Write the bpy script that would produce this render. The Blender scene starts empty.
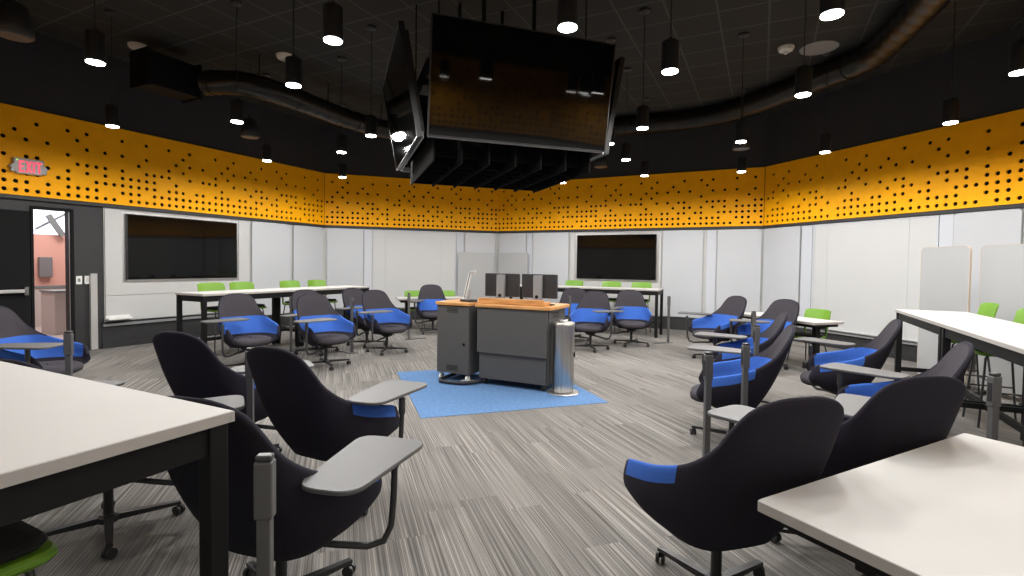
import bpy, math, random
from mathutils import Vector, Matrix
random.seed(7)
S = bpy.context.scene
COL = S.collection
PI = math.pi

# ------------------------------------------------------------------ room frame
F_PX, CY, PITCH, ROLL, EYE = 506.394, 280.403, math.radians(1.78), math.radians(0.7346), 1.55
TH = math.radians(71.2707)
def rotd(a): return Vector((math.sin(TH + a), math.cos(TH + a)))
D = {i: rotd((i - 2) * PI / 4) for i in range(1, 9)}           # run direction of each wall
LEN = {i: (6.9063 if i % 2 else 4.7174) for i in range(1, 9)}
CN = {2: Vector((-0.42704, 14.69166))}
CN[1] = CN[2] - D[2] * LEN[2]
CN[0] = CN[1] - D[1] * LEN[1]
for i in range(3, 8): CN[i] = CN[i - 1] + D[i] * LEN[i]
CN[8] = CN[0]
BAND0, BAND1, CEIL = 2.513, 3.848, 5.05
def inward(w): return Vector((D[w].y, -D[w].x))
def wp(w, k, off=0.0):
    return CN[w - 1] + D[w] * k + inward(w) * off
def wang(w): return math.atan2(D[w].y, D[w].x)

def ray(px, py):
    xi, yi = (px - 512) / F_PX, (py - CY) / F_PX
    cr, sr = math.cos(ROLL), math.sin(ROLL)
    X, U = xi * cr + yi * sr, xi * sr - yi * cr
    c, s = math.cos(PITCH), math.sin(PITCH)
    return Vector((X, c + U * s, U * c - s))
def at(px, py, z):
    r = ray(px, py); k = (z - EYE) / r.z
    return Vector((r.x * k, r.y * k))
def col_at(px, Y):
    """plan point at depth Y on the vertical plane through an image column near the horizon"""
    r = ray(px, 300); k = Y / r.y
    return Vector((r.x * k, Y))

# ------------------------------------------------------------------ materials
MATS = {}
def mat(name, color, rough=0.5, metal=0.0, noise=0.0, nscale=40, bump=0.0, spec=0.5, emit=None, estr=0.0):
    m = bpy.data.materials.new(name); m.use_nodes = True
    nt = m.node_tree; b = nt.nodes['Principled BSDF']
    b.inputs['Base Color'].default_value = (*color, 1)
    b.inputs['Roughness'].default_value = rough
    b.inputs['Metallic'].default_value = metal
    b.inputs['Specular IOR Level'].default_value = spec
    if noise or bump:
        tc = nt.nodes.new('ShaderNodeTexCoord')
        n = nt.nodes.new('ShaderNodeTexNoise'); n.inputs['Scale'].default_value = nscale
        n.inputs['Detail'].default_value = 4
        nt.links.new(tc.outputs['Object'], n.inputs['Vector'])
        if noise:
            r = nt.nodes.new('ShaderNodeValToRGB')
            a = [max(0, c * (1 - noise)) for c in color]; z = [min(1, c * (1 + noise)) for c in color]
            r.color_ramp.elements[0].position = 0.3; r.color_ramp.elements[1].position = 0.7
            r.color_ramp.elements[0].color = (*a, 1); r.color_ramp.elements[1].color = (*z, 1)
            nt.links.new(n.outputs['Fac'], r.inputs['Fac']); nt.links.new(r.outputs['Color'], b.inputs['Base Color'])
        if bump:
            bp = nt.nodes.new('ShaderNodeBump'); bp.inputs['Strength'].default_value = bump; bp.inputs['Distance'].default_value = 0.004
            nt.links.new(n.outputs['Fac'], bp.inputs['Height']); nt.links.new(bp.outputs['Normal'], b.inputs['Normal'])
    if emit:
        b.inputs['Emission Color'].default_value = (*emit, 1); b.inputs['Emission Strength'].default_value = estr
    MATS[name] = m
    return m

M = {}
M['orange'] = mat('orange_painted_board', (0.97, 0.42, 0.002), 0.55, noise=0.05, nscale=6, spec=0.15)
M['black'] = mat('black_paint', (0.007, 0.007, 0.0075), 0.75, spec=0.15)
M['void'] = mat('black_backing', (0.0045, 0.0045, 0.0045), 0.9, spec=0.1)
M['wall_dark'] = mat('dark_grey_wall', (0.024, 0.024, 0.027), 0.75, noise=0.1, nscale=3)
M['charcoal_wall'] = mat('charcoal_wainscot', (0.020, 0.020, 0.0215), 0.6, noise=0.08, nscale=5)
M['wall_light'] = mat('pale_grey_wall', (0.48, 0.48, 0.47), 0.6, noise=0.03, nscale=2)
M['board'] = mat('whiteboard_enamel', (0.48, 0.495, 0.52), 0.28, noise=0.015, nscale=1.5)
M['board_grey'] = mat('grey_white_board', (0.38, 0.385, 0.39), 0.3, noise=0.02, nscale=1.5)
M['board_wall'] = mat('writing_wall', (0.515, 0.52, 0.52), 0.3, noise=0.015, nscale=1.5)
M['surround'] = mat('white_laminate', (0.48, 0.48, 0.475), 0.4, noise=0.015, nscale=2)
M['strip'] = mat('grey_fabric_strip', (0.50, 0.52, 0.56), 0.6)
M['alu'] = mat('brushed_aluminium', (0.55, 0.55, 0.55), 0.35, metal=0.9, noise=0.08, nscale=60)
M['grey_trim'] = mat('grey_raceway', (0.20, 0.205, 0.21), 0.5)
M['grey_post'] = mat('light_grey_post', (0.38, 0.37, 0.36), 0.5)
M['screen'] = mat('display_glass', (0.003, 0.003, 0.003), 0.045, spec=0.22)
M['bezel'] = mat('display_bezel', (0.01, 0.01, 0.011), 0.35)
M['top'] = mat('white_table_laminate', (0.49, 0.482, 0.465), 0.6, noise=0.012, nscale=3, spec=0.3)
M['edge'] = mat('table_edge_band', (0.36, 0.34, 0.32), 0.5)
M['leg_black'] = mat('black_powder_coat', (0.005, 0.005, 0.0055), 0.55, bump=0.05, nscale=300, spec=0.25)
M['fabric'] = mat('grey_wool_fabric', (0.046, 0.042, 0.049), 0.95, noise=0.25, nscale=220, bump=0.25, spec=0.15)
M['fabric_dark'] = mat('charcoal_wool_fabric', (0.022, 0.0205, 0.029), 0.95, noise=0.25, nscale=220, bump=0.25, spec=0.15)
M['blue'] = mat('blue_wool_fabric', (0.040, 0.115, 0.43), 0.9, noise=0.12, nscale=220, bump=0.2, spec=0.15)
M['plastic_black'] = mat('black_plastic', (0.016, 0.016, 0.017), 0.45)
M['tube'] = mat('dark_grey_tube', (0.055, 0.056, 0.058), 0.38, metal=0.4)
M['tablet'] = mat('grey_tablet_surface', (0.092, 0.092, 0.094), 0.5, noise=0.04, nscale=80)
M['post'] = mat('grey_power_post', (0.10, 0.10, 0.10), 0.45, metal=0.2)
M['lime'] = mat('lime_green_plastic', (0.135, 0.29, 0.018), 0.4)
M['cushion_black'] = mat('black_seat_pad', (0.012, 0.012, 0.012), 0.95, noise=0.3, nscale=160, bump=0.3)
M['cabinet'] = mat('grey_metal_laminate', (0.066, 0.064, 0.062), 0.5, noise=0.05, nscale=150)
M['wood'] = None
M['steel'] = None
M['chrome'] = mat('polished_metal', (0.65, 0.65, 0.66), 0.2, metal=1.0)
M['white_plastic'] = mat('white_plastic', (0.72, 0.72, 0.70), 0.4)
M['ivory'] = mat('ivory_plastic', (0.62, 0.60, 0.55), 0.4)
M['lamp_on'] = mat('lit_lamp_lens', (1, 1, 1), 0.4, emit=(1.0, 0.97, 0.92), estr=26)
M['exit_red'] = mat('lit_exit_letters', (0.9, 0.03, 0.06), 0.4, emit=(1.0, 0.06, 0.14), estr=1.0)
M['led_green'] = mat('green_indicator', (0.3, 0.9, 0.05), 0.4, emit=(0.45, 1.0, 0.05), estr=2)
M['duct'] = mat('galvanised_duct', (0.022, 0.020, 0.017), 0.3, metal=0.55)
M['duct_dark'] = mat('black_painted_duct', (0.003, 0.003, 0.003), 0.7, spec=0.2)
M['pink'] = mat('coral_corridor_paint', (0.72, 0.36, 0.29), 0.7)
M['pale_pink'] = mat('pale_corridor_counter', (0.55, 0.46, 0.42), 0.6)
M['corr_floor'] = mat('corridor_floor', (0.42, 0.33, 0.31), 0.4)
M['sky_glow'] = mat('daylit_skylight', (0.8, 0.85, 1), 0.5, emit=(0.86, 0.92, 1.0), estr=1.1)
M['grey_paint'] = mat('grey_paint', (0.20, 0.20, 0.20), 0.6)
M['slate'] = mat('grey_notice_board', (0.19, 0.17, 0.17), 0.6)
M['cable'] = mat('black_cable_sleeve', (0.012, 0.012, 0.013), 0.55)
M['paper'] = mat('white_wipe', (0.75, 0.75, 0.74), 0.8)
M['brass_edge'] = mat('pale_edge_trim', (0.55, 0.47, 0.38), 0.5)

def nodes_mat(name):
    m = bpy.data.materials.new(name); m.use_nodes = True
    nt = m.node_tree
    return m, nt, nt.nodes['Principled BSDF'], nt.nodes.new, nt.links.new
def mk_math(nt, op, a, b=None):
    n = nt.nodes.new('ShaderNodeMath'); n.operation = op
    for i, v in enumerate((a, b)):
        if v is None: continue
        if hasattr(v, 'links'): nt.links.new(v, n.inputs[i])
        else: n.inputs[i].default_value = v
    return n.outputs[0]

def carpet():
    m, nt, b, N, L = nodes_mat('striped_plank_carpet')
    tc = N('ShaderNodeTexCoord'); mp = N('ShaderNodeMapping')
    mp.inputs['Rotation'].default_value[2] = -wang(2)
    L(tc.outputs['Object'], mp.inputs['Vector'])
    sp = N('ShaderNodeSeparateXYZ'); L(mp.outputs['Vector'], sp.inputs[0])
    u, v = sp.outputs['X'], sp.outputs['Y']
    row = mk_math(nt, 'FLOOR', mk_math(nt, 'DIVIDE', u, 0.25))
    wn = N('ShaderNodeTexWhiteNoise'); wn.noise_dimensions = '1D'; L(row, wn.inputs['W'])
    vv = mk_math(nt, 'ADD', v, wn.outputs['Value'])
    pl = mk_math(nt, 'FLOOR', vv)
    pid = mk_math(nt, 'ADD', mk_math(nt, 'MULTIPLY', row, 13.7), mk_math(nt, 'MULTIPLY', pl, 3.31))
    w2 = N('ShaderNodeTexWhiteNoise'); w2.noise_dimensions = '1D'; L(pid, w2.inputs['W'])
    # fine lines across the plank
    cx = N('ShaderNodeCombineXYZ')
    L(mk_math(nt, 'ADD', mk_math(nt, 'MULTIPLY', u, 120.0), mk_math(nt, 'MULTIPLY', w2.outputs['Value'], 77.0)), cx.inputs['X'])
    L(mk_math(nt, 'MULTIPLY', v, 0.6), cx.inputs['Y'])
    n1 = N('ShaderNodeTexNoise'); n1.inputs['Scale'].default_value = 1.0; n1.inputs['Detail'].default_value = 2.5; n1.inputs['Roughness'].default_value = 0.65
    L(cx.outputs[0], n1.inputs['Vector'])
    r = N('ShaderNodeValToRGB'); e = r.color_ramp.elements
    e[0].position = 0.31; e[0].color = (0.075, 0.070, 0.066, 1)
    e[1].position = 0.74; e[1].color = (0.46, 0.435, 0.395, 1)
    x = e.new(0.46); x.color = (0.165, 0.155, 0.145, 1)
    x = e.new(0.58); x.color = (0.235, 0.222, 0.205, 1)
    L(n1.outputs['Fac'], r.inputs['Fac'])
    # plank tone
    hv = N('ShaderNodeHueSaturation'); L(r.outputs['Color'], hv.inputs['Color'])
    L(mk_math(nt, 'ADD', mk_math(nt, 'MULTIPLY', w2.outputs['Value'], 0.28), 0.84), hv.inputs['Value'])
    # loops
    n2 = N('ShaderNodeTexNoise'); n2.inputs['Scale'].default_value = 160; n2.inputs['Detail'].default_value = 2
    L(mp.outputs['Vector'], n2.inputs['Vector'])
    mx = N('ShaderNodeMix'); mx.data_type = 'RGBA'; mx.blend_type = 'MULTIPLY'; mx.inputs['Factor'].default_value = 0.45
    r2 = N('ShaderNodeValToRGB'); r2.color_ramp.elements[0].position = 0.3; r2.color_ramp.elements[1].position = 0.62
    r2.color_ramp.elements[0].color = (0.45, 0.45, 0.45, 1)
    L(n2.outputs['Fac'], r2.inputs['Fac']); L(hv.outputs['Color'], mx.inputs['A']); L(r2.outputs['Color'], mx.inputs['B'])
    L(mx.outputs['Result'], b.inputs['Base Color'])
    b.inputs['Roughness'].default_value = 0.95; b.inputs['Specular IOR Level'].default_value = 0.1
    bp = N('ShaderNodeBump'); bp.inputs['Strength'].default_value = 0.3; bp.inputs['Distance'].default_value = 0.003
    L(n1.outputs['Fac'], bp.inputs['Height']); L(bp.outputs['Normal'], b.inputs['Normal'])
    return m
M['carpet'] = carpet()
M['blue_carpet'] = mat('blue_carpet', (0.10, 0.19, 0.355), 0.95, noise=0.14, nscale=26, bump=0.3, spec=0.1)

def wood():
    m, nt, b, N, L = nodes_mat('maple_veneer')
    tc = N('ShaderNodeTexCoord'); mp = N('ShaderNodeMapping'); mp.inputs['Scale'].default_value = (3, 40, 40)
    L(tc.outputs['Object'], mp.inputs['Vector'])
    n = N('ShaderNodeTexNoise'); n.inputs['Scale'].default_value = 1.2; n.inputs['Detail'].default_value = 5
    L(mp.outputs['Vector'], n.inputs['Vector'])
    r = N('ShaderNodeValToRGB'); r.color_ramp.elements[0].color = (0.40, 0.17, 0.045, 1); r.color_ramp.elements[1].color = (0.60, 0.30, 0.10, 1)
    r.color_ramp.elements[0].position = 0.35; r.color_ramp.elements[1].position = 0.65
    L(n.outputs['Fac'], r.inputs['Fac']); L(r.outputs['Color'], b.inputs['Base Color'])
    b.inputs['Roughness'].default_value = 0.4
    return m
M['wood'] = wood()
def steel():
    m, nt, b, N, L = nodes_mat('brushed_stainless_steel')
    tc = N('ShaderNodeTexCoord'); mp = N('ShaderNodeMapping'); mp.inputs['Scale'].default_value = (90, 90, 1.5)
    L(tc.outputs['Object'], mp.inputs['Vector'])
    n = N('ShaderNodeTexNoise'); n.inputs['Scale'].default_value = 1.0; n.inputs['Detail'].default_value = 3
    L(mp.outputs['Vector'], n.inputs['Vector'])
    r = N('ShaderNodeValToRGB'); r.color_ramp.elements[0].color = (0.30, 0.29, 0.27, 1); r.color_ramp.elements[1].color = (0.72, 0.70, 0.67, 1)
    L(n.outputs['Fac'], r.inputs['Fac']); L(r.outputs['Color'], b.inputs['Base Color'])
    b.inputs['Metallic'].default_value = 1.0; b.inputs['Roughness'].default_value = 0.33
    return m
M['steel'] = steel()
def tiles():
    m, nt, b, N, L = nodes_mat('dark_ceiling_tile')
    tc = N('ShaderNodeTexCoord'); mp = N('ShaderNodeMapping')
    mp.inputs['Rotation'].default_value[2] = -wang(3)
    L(tc.outputs['Object'], mp.inputs['Vector'])
    br = N('ShaderNodeTexBrick'); br.offset = 0.0; br.squash = 1.0
    br.inputs['Scale'].default_value = 1.0; br.inputs['Brick Width'].default_value = 0.63; br.inputs['Row Height'].default_value = 0.63
    br.inputs['Mortar Size'].default_value = 0.014; br.inputs['Mortar Smooth'].default_value = 0.0
    br.inputs['Color1'].default_value = (0.017, 0.0168, 0.0145, 1); br.inputs['Color2'].default_value = (0.0155, 0.0152, 0.013, 1)
    br.inputs['Mortar'].default_value = (0.05, 0.049, 0.044, 1)
    L(mp.outputs['Vector'], br.inputs['Vector']); L(br.outputs['Color'], b.inputs['Base Color'])
    b.inputs['Roughness'].default_value = 0.9
    return m
M['tiles'] = tiles()

# ------------------------------------------------------------------ mesh builder
class MB:
    def __init__(s): s.v = []; s.f = []; s.m = []
    def add(s, vs, fs, mi=0):
        o = len(s.v); s.v += [tuple(v) for v in vs]
        for f in fs: s.f.append([o + i for i in f]); s.m.append(mi)
        return s
    def box(s, c, d, rz=0, mi=0, R=None):
        hx, hy, hz = d[0] / 2, d[1] / 2, d[2] / 2
        R = R or Matrix.Rotation(rz, 3, 'Z')
        vs = [Vector(c) + R @ Vector((x * hx, y * hy, z * hz)) for z in (-1, 1) for y in (-1, 1) for x in (-1, 1)]
        return s.add(vs, [(0, 2, 3, 1), (4, 5, 7, 6), (0, 1, 5, 4), (2, 6, 7, 3), (0, 4, 6, 2), (1, 3, 7, 5)], mi)
    def span(s, x0, x1, y0, y1, z0, z1, mi=0):
        return s.box(((x0 + x1) / 2, (y0 + y1) / 2, (z0 + z1) / 2), (abs(x1 - x0), abs(y1 - y0), abs(z1 - z0)), 0, mi)
    def tube(s, pts, r, n=10, mi=0, cap=True):
        pts = [Vector(p) for p in pts]; rs = r if isinstance(r, (list, tuple)) else [r] * len(pts)
        up = None; rings = []
        for i, p in enumerate(pts):
            t = (pts[min(i + 1, len(pts) - 1)] - pts[max(i - 1, 0)]).normalized()
            if up is None: up = Vector((0, 0, 1)) if abs(t.z) < 0.9 else Vector((1, 0, 0))
            a = t.cross(up).normalized(); b = a.cross(t).normalized(); up = b
            rings.append([p + (a * math.cos(2 * PI * k / n) + b * math.sin(2 * PI * k / n)) * rs[i] for k in range(n)])
        vs = [v for g in rings for v in g]; fs = []
        for i in range(len(pts) - 1):
            for k in range(n):
                fs.append((i * n + k, i * n + (k + 1) % n, (i + 1) * n + (k + 1) % n, (i + 1) * n + k))
        if cap:
            fs.append(tuple(range(n - 1, -1, -1))); q = (len(pts) - 1) * n; fs.append(tuple(range(q, q + n)))
        return s.add(vs, [tuple(reversed(f)) for f in fs], mi)
    def bar(s, a, b, w, h, mi=0, w2=None, h2=None):
        a, b = Vector(a), Vector(b); t = (b - a).normalized()
        up = Vector((0, 0, 1)) if abs(t.z) < 0.95 else Vector((0, 1, 0))
        x = t.cross(up).normalized(); y = x.cross(t).normalized()
        w2 = w2 or w; h2 = h2 or h
        vs = []
        for p, ww, hh in ((a, w, h), (b, w2, h2)):
            for i, j in ((-1, -1), (1, -1), (1, 1), (-1, 1)): vs.append(p + x * i * ww / 2 + y * j * hh / 2)
        return s.add(vs, [(0, 1, 2, 3), (7, 6, 5, 4), (0, 4, 5, 1), (1, 5, 6, 2), (2, 6, 7, 3), (3, 7, 4, 0)], mi)
    def lathe(s, prof, n=24, c=(0, 0, 0), mi=0):
        c = Vector(c); vs = []; fs = []
        for r, z in prof:
            for k in range(n):
                a = 2 * PI * k / n; vs.append(c + Vector((r * math.cos(a), r * math.sin(a), z)))
        for i in range(len(prof) - 1):
            for k in range(n):
                fs.append((i * n + k, i * n + (k + 1) % n, (i + 1) * n + (k + 1) % n, (i + 1) * n + k))
        fs.append(tuple(range(n - 1, -1, -1))); q = (len(prof) - 1) * n; fs.append(tuple(range(q, q + n)))
        return s.add(vs, fs, mi)
    def prism(s, outline, z0, z1, mi=0, bev=0.0, axis='z'):
        """extrude a closed CCW outline; bev pulls in the end loops a little"""
        n = len(outline); cx = sum(p[0] for p in outline) / n; cy = sum(p[1] for p in outline) / n
        def loop(z, inset):
            out = []
            for x, y in outline:
                dx, dy = x - cx, y - cy; l = math.hypot(dx, dy) or 1; k = max(0, l - inset) / l
                out.append((cx + dx * k, cy + dy * k, z))
            return out
        loops = [loop(z0, bev)] + ([loop(z0 + bev, 0), loop(z1 - bev, 0)] if bev else []) + [loop(z1, bev)]
        vs = [p for l in loops for p in l]; fs = []
        if axis == 'y': vs = [(x, -z, y) for x, y, z in vs]
        for i in range(len(loops) - 1):
            for k in range(n): fs.append((i * n + k, i * n + (k + 1) % n, (i + 1) * n + (k + 1) % n, (i + 1) * n + k))
        fs.append(tuple(range(n - 1, -1, -1))); q = (len(loops) - 1) * n; fs.append(tuple(range(q, q + n)))
        return s.add(vs, fs, mi)
    def build(s, name, mats, parent=None, loc=None, rz=0, smooth=None, bevel=0, label=None):
        me = bpy.data.meshes.new(name); me.from_pydata(s.v, [], s.f)
        for m_ in (mats if isinstance(mats, (list, tuple)) else [mats]): me.materials.append(m_)
        for p, i in zip(me.polygons, s.m): p.material_index = i
        me.validate(); me.update()
        if smooth:
            for p in me.polygons: p.use_smooth = True
            me.set_sharp_from_angle(angle=math.radians(smooth))
        o = bpy.data.objects.new(name, me); COL.objects.link(o)
        if parent: o.parent = parent
        if loc is not None: o.location = loc
        o.rotation_euler.z = rz
        if bevel:
            b = o.modifiers.new('edge', 'BEVEL'); b.width = bevel; b.segments = 2; b.limit_method = 'ANGLE'; b.angle_limit = math.radians(40)
        if label: o['label'] = label
        return o

def rrect(w, h, r, n=5, cx=0, cy=0):
    out = []
    for sx, sy, a0 in ((1, -1, -90), (1, 1, 0), (-1, 1, 90), (-1, -1, 180)):
        for k in range(n + 1):
            a = math.radians(a0 + 90 * k / n)
            out.append((cx + sx * (w / 2 - r) + r * math.cos(a), cy + sy * (h / 2 - r) + r * math.sin(a)))
    return out
def rpoly(pts, r, n=5):
    """rounded convex polygon, CCW"""
    out = []; N_ = len(pts)
    for i in range(N_):
        p0, p, p1 = Vector(pts[i - 1]), Vector(pts[i]), Vector(pts[(i + 1) % N_])
        a = p + (p0 - p).normalized() * r; b = p + (p1 - p).normalized() * r
        for k in range(n + 1):
            t = k / n; out.append(tuple(a * (1 - t) ** 2 + p * 2 * t * (1 - t) + b * t * t))
    return out

def tag(o, label, cat, group=None, kind=None):
    if label: o['label'] = label
    if cat: o['category'] = cat
    if group: o['group'] = group
    if kind: o['kind'] = kind
    return o
def thing(name, loc, rz, label, cat, group=None):
    o = bpy.data.objects.new(name, None); COL.objects.link(o); o.empty_display_size = 0.1
    o.location = (loc[0], loc[1], loc[2] if len(loc) > 2 else 0); o.rotation_euler.z = rz
    return tag(o, label, cat, group)
KIDS = {}
def children(o): return [c for c in bpy.data.objects if c.parent == o]
def dup(root, loc, rz, label, group=None):
    r = root.copy(); COL.objects.link(r)
    r.location = (loc[0], loc[1], loc[2] if len(loc) > 2 else 0); r.rotation_euler.z = rz
    r['label'] = label
    if group: r['group'] = group
    for ch in children(root):
        c = ch.copy(); COL.objects.link(c); c.parent = r
        for g in children(ch):
            d = g.copy(); COL.objects.link(d); d.parent = c
    return r
def struct(o): o['kind'] = 'structure'; return o

# ------------------------------------------------------------------ shell of the room
pts = [CN[i] for i in range(8)]
def poly_slab(name, z0, z1, m, grow=0.25):
    c = sum(pts, Vector((0, 0))) / 8
    out = [tuple(c + (p - c) * (1 + grow / (p - c).length)) for p in pts]
    out = out[::-1]
    b = MB(); n = 8
    vs = [(x, y, z0) for x, y in out] + [(x, y, z1) for x, y in out]
    b.add(vs, [tuple(range(7, -1, -1)), tuple(range(8, 16))] + [(k, (k + 1) % n, n + (k + 1) % n, n + k) for k in range(n)])
    return struct(b.build(name, m))
poly_slab('floor', -0.12, 0.0, M['carpet'])
poly_slab('ceiling', CEIL, CEIL + 0.12, M['tiles'])
WN = {1: 'wall_left', 2: 'wall_rear_left', 3: 'wall_rear_right', 4: 'wall_right', 5: 'wall_near_right', 6: 'wall_near', 7: 'wall_near_left', 8: 'wall_far_left'}
DOOR0, DOOR1, DOORH = 1.05, 1.515, 2.33
for w in range(1, 9):
    L_ = LEN[w]; b = MB(); T = 0.16
    e = 0.066
    if w == 1:
        b.span(-e, DOOR0, 0, T, 0, DOORH, 1); b.span(DOOR1, 1.99, 0, T, 0, DOORH, 1); b.span(-e, 1.99, 0, T, DOORH, BAND0, 1)
        b.span(1.99, L_ + e, 0, T, 0, BAND0, 0)
    else:
        b.span(-e, L_ + e, 0, T, 0, BAND0, 0)
    b.span(-e, L_ + e, 0, T, BAND0, CEIL, 2)
    p = CN[w - 1]
    struct(b.build(WN[w], [M['wall_light'], M['charcoal_wall'], M['wall_dark']], loc=(p.x, p.y, 0), rz=wang(w)))
# dark wainscot / base and head trims
k0s = {1: 1.95}
for w in range(1, 9):
    L_ = LEN[w]; p = CN[w - 1]; k0 = k0s.get(w, 0.0)
    b = MB(); b.span(k0, L_, -0.012, -0.001, 0.0, 0.30 if w != 1 else 0.46)
    b.span(k0, L_, -0.03, -0.012, 0.0, 0.10)
    o = struct(b.build('baseboard_' + WN[w][5:], M['charcoal_wall'], loc=(p.x, p.y, 0), rz=wang(w)))
    b = MB(); b.span(0.0, L_, -0.05, -0.001, BAND0 - 0.06, BAND0 - 0.003)
    struct(b.build('trim_%d' % w, M['charcoal_wall'], loc=(p.x, p.y, 0), rz=wang(w), bevel=0.004))
b = MB(); b.span(1.95, 4.9, -0.055, -0.031, 0.385, 0.43)
struct(b.build('trim_9', M['grey_trim'], loc=(CN[0].x, CN[0].y, 0), rz=wang(1), bevel=0.003))
b = MB(); b.span(1.35, 3.6, -0.06, -0.013, 0.28, 0.315)
struct(b.build('trim_10', M['grey_trim'], loc=(CN[3].x, CN[3].y, 0), rz=wang(4), bevel=0.003))

# orange perforated bands ------------------------------------------------------
PAT = ['014', '012458', '01236', '01257', '01468', '012', '01246', '0137', '01246', '02348', '0136', '02', '012358',
       '0147', '013468', '0124', '02346', '02', '123468', '0123', '01235', '023468', '01234']
PITCHH, HOLE_R, Z_ROW0 = 0.13, 0.032, 2.594
def band_cols(w):
    if w == 1: return [(2.924 - (23 - i) * 0.1306, PAT[i]) for i in range(2, 23)] + [(2.924 + i * 0.1306, PAT[i]) for i in range(7)] + [(3.838 + i * 0.1338, PAT[i]) for i in range(23)]
    if w % 2: return [(0.07 + i * 0.13, c) for i, c in enumerate(PAT + PAT[:7] + PAT)]
    if w == 4: return [(0.13 + i * 0.1353, PAT[i]) for i in range(12)] + [(1.841 + i * 0.1325, PAT[i]) for i in range(22)]
    if w == 8:
        a = [(0.075 + i * 0.13, c) for i, c in enumerate(PAT[:12])]
        s0 = LEN[w] - 0.075 - 22 * 0.13
    else:
        a = [(0.075 + i * 0.1265, c) for i, c in enumerate(PAT[:13])]
        s0 = LEN[w] - 0.075 - 22 * 0.13
    return a + [(s0 + i * 0.13, c) for i, c in enumerate(PAT)]
BLAB = {1: 'orange perforated acoustic band with the exit sign, over the dark door', 2: 'short orange perforated acoustic band over the writing wall left of the lectern',
        3: 'long orange perforated acoustic band behind the hanging displays, over the rear screen', 4: 'orange perforated acoustic band on the right, over the largest writing wall',
        5: 'orange perforated acoustic band on the wall behind the right high tables', 6: 'orange perforated acoustic band behind the photographer',
        7: 'orange perforated acoustic band behind the near left table', 8: 'orange perforated acoustic band left of the dark door'}
for w in range(1, 9):
    L_ = LEN[w]; b = MB(); hp = 0.065; yf, yb = -0.05, -0.028
    xs_prev = 0.035
    zt = BAND1; z0 = BAND0 + 0.002
    def quad(x0, x1, a, c):
        if x1 - x0 > 1e-5 and c - a > 1e-5: b.add([(x0, yf, a), (x1, yf, a), (x1, yf, c), (x0, yf, c)], [(0, 1, 2, 3)])
    cols = band_cols(w)
    for i, (cx, code) in enumerate(cols):
        x0 = xs_prev; x1 = (cx + cols[i + 1][0]) / 2 if i + 1 < len(cols) else L_ - 0.035
        x1 = min(x1, cx + hp + 0.001) if i + 1 < len(cols) and cols[i + 1][0] - cx > 0.14 else x1
        quad(x0, cx - 0.055, z0, zt); quad(cx + 0.055, x1, z0, zt)
        zc = z0
        for r in sorted(int(ch) for ch in code):
            cz = Z_ROW0 + r * PITCHH
            quad(cx - 0.055, cx + 0.055, zc, cz - 0.055)
            n = 16; vs = []
            for k in range(n):
                a = 2 * PI * k / n; c_, s_ = math.cos(a), math.sin(a); q = 0.055 / max(abs(c_), abs(s_))
                vs.append((cx + c_ * q, yf, cz + s_ * q))
            for k in range(n):
                a = 2 * PI * k / n; vs.append((cx + HOLE_R * math.cos(a), yf, cz + HOLE_R * math.sin(a)))
            for k in range(n):
                a = 2 * PI * k / n; vs.append((cx + HOLE_R * math.cos(a), yb, cz + HOLE_R * math.sin(a)))
            fs = []
            for k in range(n):
                j = (k + 1) % n; fs += [(k, j, n + j, n + k), (n + k, n + j, 2 * n + j, 2 * n + k)]
            b.add(vs, fs); zc = cz + 0.055
        quad(cx - 0.055, cx + 0.055, zc, zt)
        xs_prev = x1
    x0, x1 = 0.035, L_ - 0.035
    vs = [(x, y, z) for y in (yf, yb) for x, z in ((x0, z0), (x1, z0), (x1, zt), (x0, zt))]
    b.add(vs, [(0, 4, 5, 1), (1, 5, 6, 2), (2, 6, 7, 3), (3, 7, 4, 0)])
    p = CN[w - 1]
    o = b.build('acoustic_panel', M['orange'], loc=(p.x, p.y, 0), rz=wang(w)); tag(o, BLAB[w], 'wall panel', 'orange acoustic bands round the room')
    b = MB(); b.span(x0, x1, yb, -0.001, z0, zt - 0.002); b.build('backing', M['void'], parent=o)

# ------------------------------------------------------------------ wall boards
def wall_thing(name, w, k, off, z, label, cat, group=None):
    p = wp(w, k, off); return thing(name, (p.x, p.y, z), wang(w), label, cat, group)
def board(w, k0, k1, z0, z1, label, off=0.03, group='rounded whiteboards round the walls', name='whiteboard', m='board'):
    W_, H_ = k1 - k0, z1 - z0
    t = wall_thing(name, w, (k0 + k1) / 2, off, z0, label, 'whiteboard', group)
    b = MB(); b.prism(rrect(W_, H_, 0.05, cy=H_ / 2), 0.0, 0.022, bev=0.003, axis='y'); b.build('writing_surface', M[m], t, smooth=30)
    if m == 'board_grey':
        for s_ in (-1, 1):
            b = MB(); b.span(s_ * W_ * 0.4 - 0.03, s_ * W_ * 0.4 + 0.03, -0.10, 0.05, -z0, -z0 + 0.03); b.span(s_ * W_ * 0.4 - 0.015, s_ * W_ * 0.4 + 0.015, 0.001, 0.02, -z0 + 0.031, 0.5); b.build('foot', M['tube'], t)
        return t
    b = MB(); b.span(-W_ * 0.42, W_ * 0.42, 0.0, off - 0.012, H_ * 0.2, H_ * 0.2 + 0.04); b.span(-W_ * 0.42, W_ * 0.42, 0.0, off - 0.012, H_ * 0.85, H_ * 0.85 + 0.04)
    b.build('hanging_rail', M['alu'], t)
    return t
BT = 2.44
board(1, 4.80, 5.81, 0.32, BT, 'tall rounded whiteboard just right of the left wall screen')
board(1, 5.91, 6.82, 0.32, BT, 'tall rounded whiteboard left of the room corner, behind the left high tables')
board(2, 0.07, 0.98, 0.32, BT, 'tall rounded whiteboard right of the left rear corner, beside the writing wall')
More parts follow.
